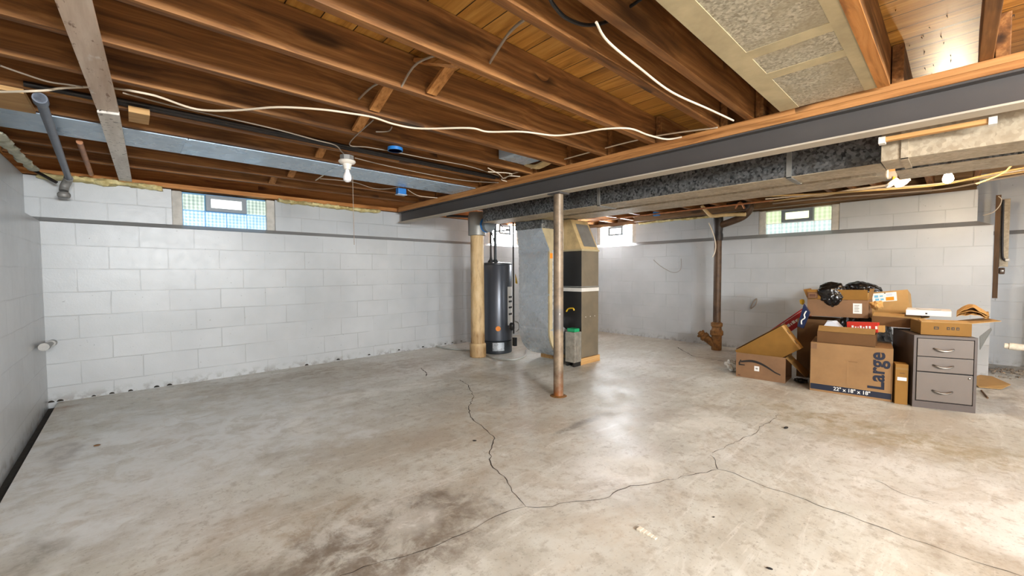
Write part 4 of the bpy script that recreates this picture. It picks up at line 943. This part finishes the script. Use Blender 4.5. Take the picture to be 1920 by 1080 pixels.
# moving box
u1 = V(.113, -.994, 0).normalized(); d1 = V(.994, .113, 0).normalized()
r, m = carton('moving_box', 'big closed moving box printed with a size word in navy', V(4.553, .896, .0), u1, d1, (.556, .455, .437), 'card', True)
decal('navy_stripe', m, .004, .552, .018, .068, 'navy', r)
decal('white_edge', m, .002, .554, .070, .0725, 'cardL', r)
front_text('22" x 18" x 18"', .044, m, .17, .030, 'paper', r, bold=.0006, ws=.92)
front_text('Large', .148, m, .503, .085, 'navy', r, rot=PI/2, bold=.0035, ws=.98)
decal('crease', m, .27, .33, .300, .303, 'cardD', r)
bm = NB(); add_box(bm, .26, .272, -.001, -.0004, .10, .30, 0, m @ Matrix.Translation((0, 0, 0))); obj('crease', bm, 'card', r)
decal('corner_wear', m, .0, .045, .385, .435, 'cardS', r)
# tall narrow box
u2 = V(.25, -.97, 0).normalized(); d2 = V(.97, .25, 0).normalized()
r, m = carton('narrow_box', 'tall narrow cardboard box wedged between moving box and filing cabinet', V(4.585, .325, 0), u2, d2, (.077, .10, .325), 'cardY', True)
decal('shipping_label', m, .012, .068, .195, .222, 'paper', r); decal('print', m, .024, .056, .253, .259, 'cardD', r); decal('top_tape', m, .0, .077, .285, .300, 'cardM', r)
# dull grey bin behind
bm = NB(); add_box(bm, 4.79, 4.95, .30, .345, 0, .40, 0); 
bm.free()
# smile box
u3 = V(.074, -.997, 0).normalized(); d3 = V(.997, .074, 0).normalized()
r, m = carton('shipping_box', 'low cardboard box at the left end with a black curved arrow', V(4.612, 1.546, 0), u3, d3, (.436, .33, .250), 'cardS', False, (), ('right', 'left'))
bm = NB(); prev = None; N = 22
for k in range(N+1):                                  # tapering curved stroke
    s = k/N; x = .045+.35*s; z = .145+.035*math.sin(PI*min(1, s*1.02+.12))-.085*max(0, s-.25)**1.5*1.25; w = .0045+.0075*math.sin(PI*min(.93, s*.8+.2))
    c = (bm.verts.new(m @ V(x, -.0015, z-w)), bm.verts.new(m @ V(x, -.0015, z+w)))
    if prev: bm.faces.new((prev[0], c[0], c[1], prev[1]))
    prev = c
for a, b in (((.028, .135), (.045, .178)), ((.024, .128), (.082, .128))):
    dx, dz = b[0]-a[0], b[1]-a[1]; L = math.hypot(dx, dz); nx, nz = -dz/L*.008, dx/L*.008
    bm.faces.new([bm.verts.new(m @ V(x, -.0016, z)) for x, z in ((a[0]-nx, a[1]-nz), (b[0]-nx*.6, b[1]-nz*.6), (b[0]+nx*.6, b[1]+nz*.6), (a[0]+nx, a[1]+nz))])
obj('curved_arrow', bm, 'ink', r)
decal('white_label', m, .168, .212, .082, .132, 'paper', r); decal('label_print', m, .18, .2, .10, .115, 'greymetal', r, .002)
decal('print', m, .018, .04, .012, .024, 'brownink', r)
bm = NB(); h = m @ V(.436, .0, .245); h2 = m @ V(.436, .26, .245); out = V(.05, -.155, -.17)
add_prism(bm, [h, h2, h2+out, h+out*.98], (.0, .003, .004)); obj('flap', bm, 'cardM', r)
# ochre carton tipped into it
A, B, Cc, Dd = at(1378, 657, 'x', 4.70), at(1465, 611, 'x', 4.70), at(1501, 659, 'x', 4.70), None
e1 = (B-A); e1.x = 0; e2 = (Cc-B); e2.x = 0; e2 = e2-e1*(e2.dot(e1)/e1.dot(e1)); n_ = V(1, 0, 0)
r = empty('tipped_carton', A, 'ochre cardboard carton tipped at an angle into the box with the curved arrow', 'box')
m = Matrix(((0, 0, 1, 4.70), (e1.normalized().y, e2.normalized().y, 0, A.y), (e1.normalized().z, e2.normalized().z, 0, A.z), (0, 0, 0, 1)))
L1, L2 = e1.length, e2.length*.93
bm = NB(); add_box(bm, 0, L1, 0, L2, 0, .16, 0, m, .003); obj('carton_body', bm, 'cardY', r)
bm = NB(); add_box(bm, .01, L1, -.012, -.006, .02, .15, 0, m); obj('flap', bm, 'cardD', r)
bm = NB(); add_box(bm, L1, L1+.0015, .0, L2, .004, .07, 0, m); obj('edge_strip', bm, 'cardL', r)
for a, b in ((.06, .10), (.17, .21)):
    bm = NB(); add_box(bm, L1+.001, L1+.0025, a, b, .045, .062, 0, m); obj('print', bm, 'ink', r)
# dark brown carton standing behind
r, m = carton('brown_carton', 'dark brown open carton standing behind the moving box at its left end', V(5.06, 1.115, 0), (0, -1, 0), (1, 0, 0), (.30, .34, .605), 'cardD', False)
# shallow brown tray box on the moving box
r, m = carton('shallow_carton', 'shallow open brown carton lying on top of the moving box', V(4.60, .858, .445), V(.05, -1, 0), V(1, .05, 0), (.40, .27, .098), 'cardD', False, (('front', 38, .07),), inside='cardM')
# red slim box in it
r = empty('red_box', (4.70, .57, .555), 'slim red box with white marks on the shallow brown carton', 'box')
o = at(1588, 621, 'x', 4.72); e = at(1650, 624, 'x', 4.70); uu = (e-o).normalized(); dd = V(0, 0, 1).cross(uu)
if dd.x < 0: dd = -dd
m = frame_m(o, uu, dd, uu.cross(dd)); L = (e-o).length
bm = NB(); add_box(bm, 0, L-.012, 0, .06, 0, .085, 0, m, .002); obj('box_body', bm, 'red', r)
bm = NB(); add_box(bm, L-.012, L+.025, .005, .055, .004, .06, 0, m); obj('end_flap', bm, 'kraft', r)
x = .035
for wd, kind in ((.014, 0), (.010, 1), (.006, 1), (.013, 0), (.009, 1), (.012, 0), (.014, 0)):
    decal('print', m, x, x+wd, .032, .032+(.022 if kind == 0 else .014), 'paper', r); x += wd+.009
decal('print', m, x+.02, x+.034, .030, .055, 'paper', r)
# white packet
p0 = V(4.70, .84, .535)
bm = NB(); q = [V(4.69, .845, .555), V(4.70, .70, .558), V(4.86, .70, .56), V(4.86, .86, .56)]; t_ = [V(4.75, .815, .618), V(4.76, .775, .628), V(4.87, .76, .625), V(4.87, .83, .622)]
a = [bm.verts.new(p) for p in q]; b = [bm.verts.new(p) for p in t_]
for i in range(4): bm.faces.new((a[i], a[(i+1) % 4], b[(i+1) % 4], b[i]))
bm.faces.new(a); bm.faces.new(b)
obj('white_packet', bm, 'paleprint', label='crumpled white packet lying in the shallow brown carton', cat='packet')
# open carton full of black bag
uo = V(.02, -1, .015).normalized(); do = V(1, .02, 0).normalized()
o = V(4.965, 1.012, .647)
r, m = carton('open_carton', 'open carton on top of the pile with a black bag spilling over its front', o, uo, do, (.462, .34, .165), 'cardS', False, (('front', 98, .095), ('right', 100, .10), ('left', 110, .10)), inside='cardY')
decal('handling_print', m, .005, .085, .175, .235, 'brownink', r, .012); decal('handling_print', m, .012, .078, .182, .228, 'cardS', r, .014); decal('handling_print', m, .02, .07, .192, .218, 'brownink', r, .016)
decal('shipping_label', m, .355, .42, .04, .135, 'paper', r)
for k in range(5): decal('label_print', m, .365, .40-.004*(k % 2), .058+.014*k, .064+.014*k, 'greymetal', r, .002)
def lump(name, c, rad, seed, label, mat='bag', cat='bag', amp=.22, f=7.0, clip=None):
    bm = NB(); bmesh.ops.create_icosphere(bm, subdivisions=5, radius=1.0)
    for v in bm.verts:
        n = v.co.copy(); k = 1+amp*(noise.noise(n*1.6+V(seed, 0, 0))+.5*abs(noise.noise(n*f*.5+V(0, seed, 0)))+.35*abs(noise.noise(n*f+V(0, 0, seed))))-amp*.4
        v.co = Vector(c)+V(n.x*rad[0], n.y*rad[1], n.z*rad[2])*k
        if clip is not None and v.co.z < clip: v.co.z = clip+(v.co.z-clip)*.1
    for f_ in bm.faces: f_.smooth = True
    o = obj(name, bm, mat, label=label, cat=cat); return o
lump('rubbish_bag', (5.04, .83, .86), (.13, .125, .125), 3.1, 'shiny black bag bulging out of the open carton, draped over its front')
lump('rubbish_bag', (5.73, .70, .865), (.15, .17, .115), 8.4, 'black bag behind the open carton, beside the box with the shipping label')
lump('rubbish_bag', (5.76, .68, .36), (.17, .26, .34), 5.5, 'dark bag stuffed low behind the moving box', clip=.01)
lump('tissue_wad', (5.05, .50, .775), (.04, .05, .045), 2.2, 'wad of pale packing paper under the black bag', 'kraft', 'paper', .35)
# red board and navy pack on the left flank
r = empty('red_board', (5.3, 1.3, .6), 'long red box with white lettering leaning behind the ochre carton', 'box')
A, B, D2 = at(1440, 622, 'x', 5.46), at(1502, 580, 'x', 5.46), at(1503, 603, 'x', 5.46)
e1 = (B-A).normalized(); up_ = V(1, 0, 0).cross(e1); up_ = up_ if up_.z > 0 else -up_
m = frame_m(A, e1, V(1, 0, 0), up_); L = (B-A).length+.02
bm = NB(); add_box(bm, 0, L, 0, .05, -.13, 0, 0, m, .002); obj('box_body', bm, 'redboard', r)
bm = NB(); add_box(bm, 0, L, -.0012, 0, -.018, -.014, 0, m); obj('white_line', bm, 'paper', r)
for k, (xx, ww) in enumerate(((.20, .03), (.24, .012), (.262, .03), (.30, .035))):
    bm = NB(); add_box(bm, xx, xx+ww, -.0014, 0, -.082, -.05-.008*(k % 2), 0, m); obj('print', bm, 'paper', r)
r = empty('navy_pack', (5.0, 1.05, .55), 'narrow navy packet with white script standing left of the open carton', 'packet')
q = [at(1507, 570, 'x', 4.90), at(1518, 586, 'x', 4.90), at(1506, 616, 'x', 4.90), at(1495, 612, 'x', 4.90)]
bm = NB(); add_prism(bm, q, (.035, .0, 0)); obj('packet_body', bm, 'navypack', r)
bm = NB(); a = [p+V(-.004, 0, 0) for p in (at(1512, 583, 'x', 4.90), at(1508, 590, 'x', 4.90), at(1509, 596, 'x', 4.90), at(1503, 601, 'x', 4.90), at(1503, 608, 'x', 4.90))]; add_tube(bm, a, .006, 6, 5); obj('script_print', bm, 'paper', r)
lump('yellow_wrapper', tuple(at(1504, 566, 'x', 5.08)), (.014, .022, .03), 1.7, 'crumpled yellow wrapper beside the navy packet', 'yellow', 'wrapper', .3)
# long trays on the right
r, m = carton('long_carton', 'long open carton with dark front spanning from the pile to the filing cabinet', V(4.90, .515, .600), V(.0, -1, -.01), V(1, 0, 0), (.315, .36, .085), 'cardD', False, (('front', 14, .10), ('right', 165, .05)), inside='cardL')
r, m = carton('printed_carton', 'flat ochre carton with black handling symbols on top of the filing cabinet', V(4.635, .188, .582), V(.31, -.95, 0), V(.95, .31, 0), (.288, .235, .098), 'cardY', False, (('front', 9, .075), ('right', 170, .16), ('left', 5, .07)), inside='cardL')
for k, x in enumerate((.076, .150, .176, .203)):
    decal('symbol', m, x, x+(.028 if k == 0 else .017), .045, .066, 'ink', r); decal('symbol', m, x+.004, x+(.022 if k == 0 else .013), .051, .059, 'cardY', r, .0022)
# white flat box on top
uo = V(.03, -1, 0).normalized(); o = V(4.87, .292, .713)
r = empty('white_box', o, 'flat white electronics box resting on the cartons above the filing cabinet', 'box')
m = frame_m(o, uo, V(1, .03, 0))
bm = NB(); add_box(bm, 0, .268, 0, .30, 0, .045, 0, m, .003); obj('box_body', bm, 'whitecarton', r)
bm = NB(); add_tube(bm, [m @ V(.06, .20, .0458), m @ V(.10, .11, .0458), m @ V(.16, .09, .0458), m @ V(.21, .12, .0458)], lambda s: .004+.004*math.sin(PI*s), 6, 6)
for v in bm.verts: v.co.z = min(v.co.z, .713+.0462)
obj('cover_print', bm, 'navypack', r)
decal('dark_mark', m, .118, .130, .014, .026, 'ink', r)
# folded kraft paper
bm = NB(); N = 14
for k in range(3):
    rows = []
    for i in range(N+1):
        s = i/N; row = []
        for j in range(5):
            tt = j/4; p = V(4.84+.16*tt, -.005-.17*s, .720+.012*k+.055*math.sin(PI*min(1, s*1.1))*(.4+.3*k)+.012*noise.noise(V(s*5, tt*4, k*3))+.02*tt)
            row.append(bm.verts.new(p))
        rows.append(row)
    for a_, b_ in zip(rows, rows[1:]):
        for j in range(4): bm.faces.new((a_[j], a_[j+1], b_[j+1], b_[j]))
o_ = obj('kraft_paper', bm, 'kraft', label='crumpled folded kraft paper beside the white box', cat='paper')
sol = o_.modifiers.new('thickness', 'SOLIDIFY'); sol.thickness = .003
# labelled carton leaning at the back
o = at(1627, 590, 'x', 5.37); e = at(1706, 586, 'x', 5.35); uu = (e-o).normalized(); lean = V(.35, 0, .94).normalized(); dd = lean.cross(uu)
if dd.x < 0: dd = -dd
r, m = carton('labelled_carton', 'tan carton with a white and orange shipping label leaning at the wall side', o, uu, dd, ((e-o).length, .14, .225), 'cardL', True)
decal('shipping_label', m, .045, .225, .125, .215, 'paper', r); decal('orange_panel', m, .145, .205, .132, .168, 'orange', r, .002)
for a, b, c, d_ in ((.06, .09, .17, .195), (.10, .125, .175, .19), (.065, .095, .138, .16), (.105, .13, .14, .158)): decal('label_print', m, a, b, c, d_, 'blueprint', r, .002)
decal('label_print', m, .15, .195, .178, .205, 'paleprint', r, .002); decal('label_print', m, .135, .146, .205, .214, 'ink', r, .0025)
# odds and ends around the pile
bm = NB(); a = at(1372, 690, 'z', 0); lump('plastic_bag', (4.83, 1.66, .065), (.08, .07, .06), 9.0, 'crumpled white plastic bag behind the box with the curved arrow', 'paper', 'bag', .6, clip=.004); bm.free()
lump('plastic_scrap', (4.80, 1.02, .02), (.05, .06, .02), 6.1, 'black plastic scrap on the floor between the two front boxes', 'bag', 'scrap', .3, clip=.003)
bm = NB(); q = [at(1832, 708, 'z', .05), at(1856, 712, 'z', .05), at(1888, 726, 'z', .035), at(1878, 732, 'z', .012), at(1845, 725, 'z', .02), at(1830, 722, 'z', .02)]
q = [V(6.28, -.18, .03), V(6.25, -.26, .035), V(5.95, -.36, .03), V(5.80, -.30, .006), V(5.75, -.16, .006), V(6.0, -.10, .02)]
add_prism(bm, q, (0, 0, .006)); obj('flat_cardboard', bm, 'cardL', label='flattened cardboard scrap on the floor at the end of the block wall', cat='cardboard')
bm = NB(); a, b = at(1840, 732, 'z', .006), at(1852, 746, 'z', .006); add_tube(bm, [a, b], .006, 8, 1); obj('thin_stick', bm, 'brownwood', label='thin dark stick on the floor beside the filing cabinet', cat='stick')
bm = NB(); q = [V(5.0, -.135, .56), V(5.02, -.14, .45), V(5.15, -.165, .50), V(5.2, -.205, .60), V(5.19, -.20, .62)]; add_prism(bm, q, (.004, .002, 0)); obj('plastic_sheet', bm, 'plasticfilm', label='stiff clear plastic sheet sticking out behind the filing cabinet', cat='plastic sheet')
bm = NB()
for k in range(5):
    add_box(bm, -.024+.0095*k, -.013+.0095*k, -.012+.001*k, .012-.0016*k, 0, .008-.0008*k, 0, Matrix.Translation(at(1213, 1001, 'z', 0)) @ Matrix.Rotation(math.radians(-93), 4, 'Z') @ Matrix.Diagonal((1.75, 1.2, 1, 1)), .001)
obj('paint_chip', bm, 'chip', label='white flaky chip lying on the concrete near the camera', cat='chip')
for (px, py), s, lab in (((1474, 803), .02, 'black crumb on the floor below the moving box'), ((1443, 1067), .010, 'dark crumb at the bottom edge right of the white chip'), ((890, 827), .012, 'small brown crumb beside the long floor crack'), ((182, 836), .016, 'thin brown leaf scrap on the pale floor at the left'), ((1338, 970), .006, 'tiny dark crumb right of the white chip')):
    p = at(px, py, 'z', 0); bm = NB(); bmesh.ops.create_icosphere(bm, subdivisions=2, radius=s, matrix=Matrix.Translation(p+V(0, 0, s*.25)) @ Matrix.Rotation(random.random()*3, 4, 'Z') @ Matrix.Diagonal((.5, 1.1, .35, 1)))
    obj('floor_crumb', bm, 'gap' if s != .016 else 'cardD', label=lab, cat='crumb')

# ------------------------------------------------------------------ light
def area(name, loc, aim, sx_, sy_, power, col):
    l = bpy.data.lights.new(name, 'AREA'); l.shape = 'RECTANGLE'; l.size = sx_; l.size_y = sy_; l.energy = power; l.color = col
    o = bpy.data.objects.new(name, l); C.objects.link(o); o.location = loc
    o.rotation_euler = (Vector(aim)-Vector(loc)).to_track_quat('-Z', 'Y').to_euler(); return o
def point(name, loc, power, col, rad):
    l = bpy.data.lights.new(name, 'POINT'); l.energy = power; l.color = col; l.shadow_soft_size = rad
    o = bpy.data.objects.new(name, l); C.objects.link(o); o.location = loc; return o
point('unseen_fill_near', (.8, -1.8, 1.86), 150, (1, .98, .94), .12)  # added fill light behind the camera, no bulb modelled there
for x_, w_ in ((.4, 265), (2.4, 85), (4.6, 30)):      # added unseen fill along the rear wall, which has no windows
    area('unseen_fill_rear', (x_, -3.70, 1.74), (x_, 2.0, .9), 1.1, .33, w_*1.1, (.93, .975, 1))
w = bpy.data.worlds.new('World'); bpy.context.scene.world = w; w.use_nodes = True
w.node_tree.nodes['Background'].inputs[0].default_value = (.75, .87, 1, 1); w.node_tree.nodes['Background'].inputs[1].default_value = 1.0

cd = bpy.data.cameras.new('Camera'); cam = bpy.data.objects.new('Camera', cd); C.objects.link(cam)
cam.matrix_world = Matrix(((_r.x, -_d.x, -_f.x, 0), (_r.y, -_d.y, -_f.y, 0), (_r.z, -_d.z, -_f.z, CH), (0, 0, 0, 1)))
cd.sensor_width = 36; cd.lens = 36*FPX/1920; cd.clip_start = .02
S = bpy.context.scene; S.camera = cam
S.view_settings.view_transform = 'Standard'; S.view_settings.look = 'None'; S.view_settings.gamma = 1; S.view_settings.exposure = 0.2
S.cycles.max_bounces = 10; S.cycles.diffuse_bounces = 6; S.cycles.use_denoising = True
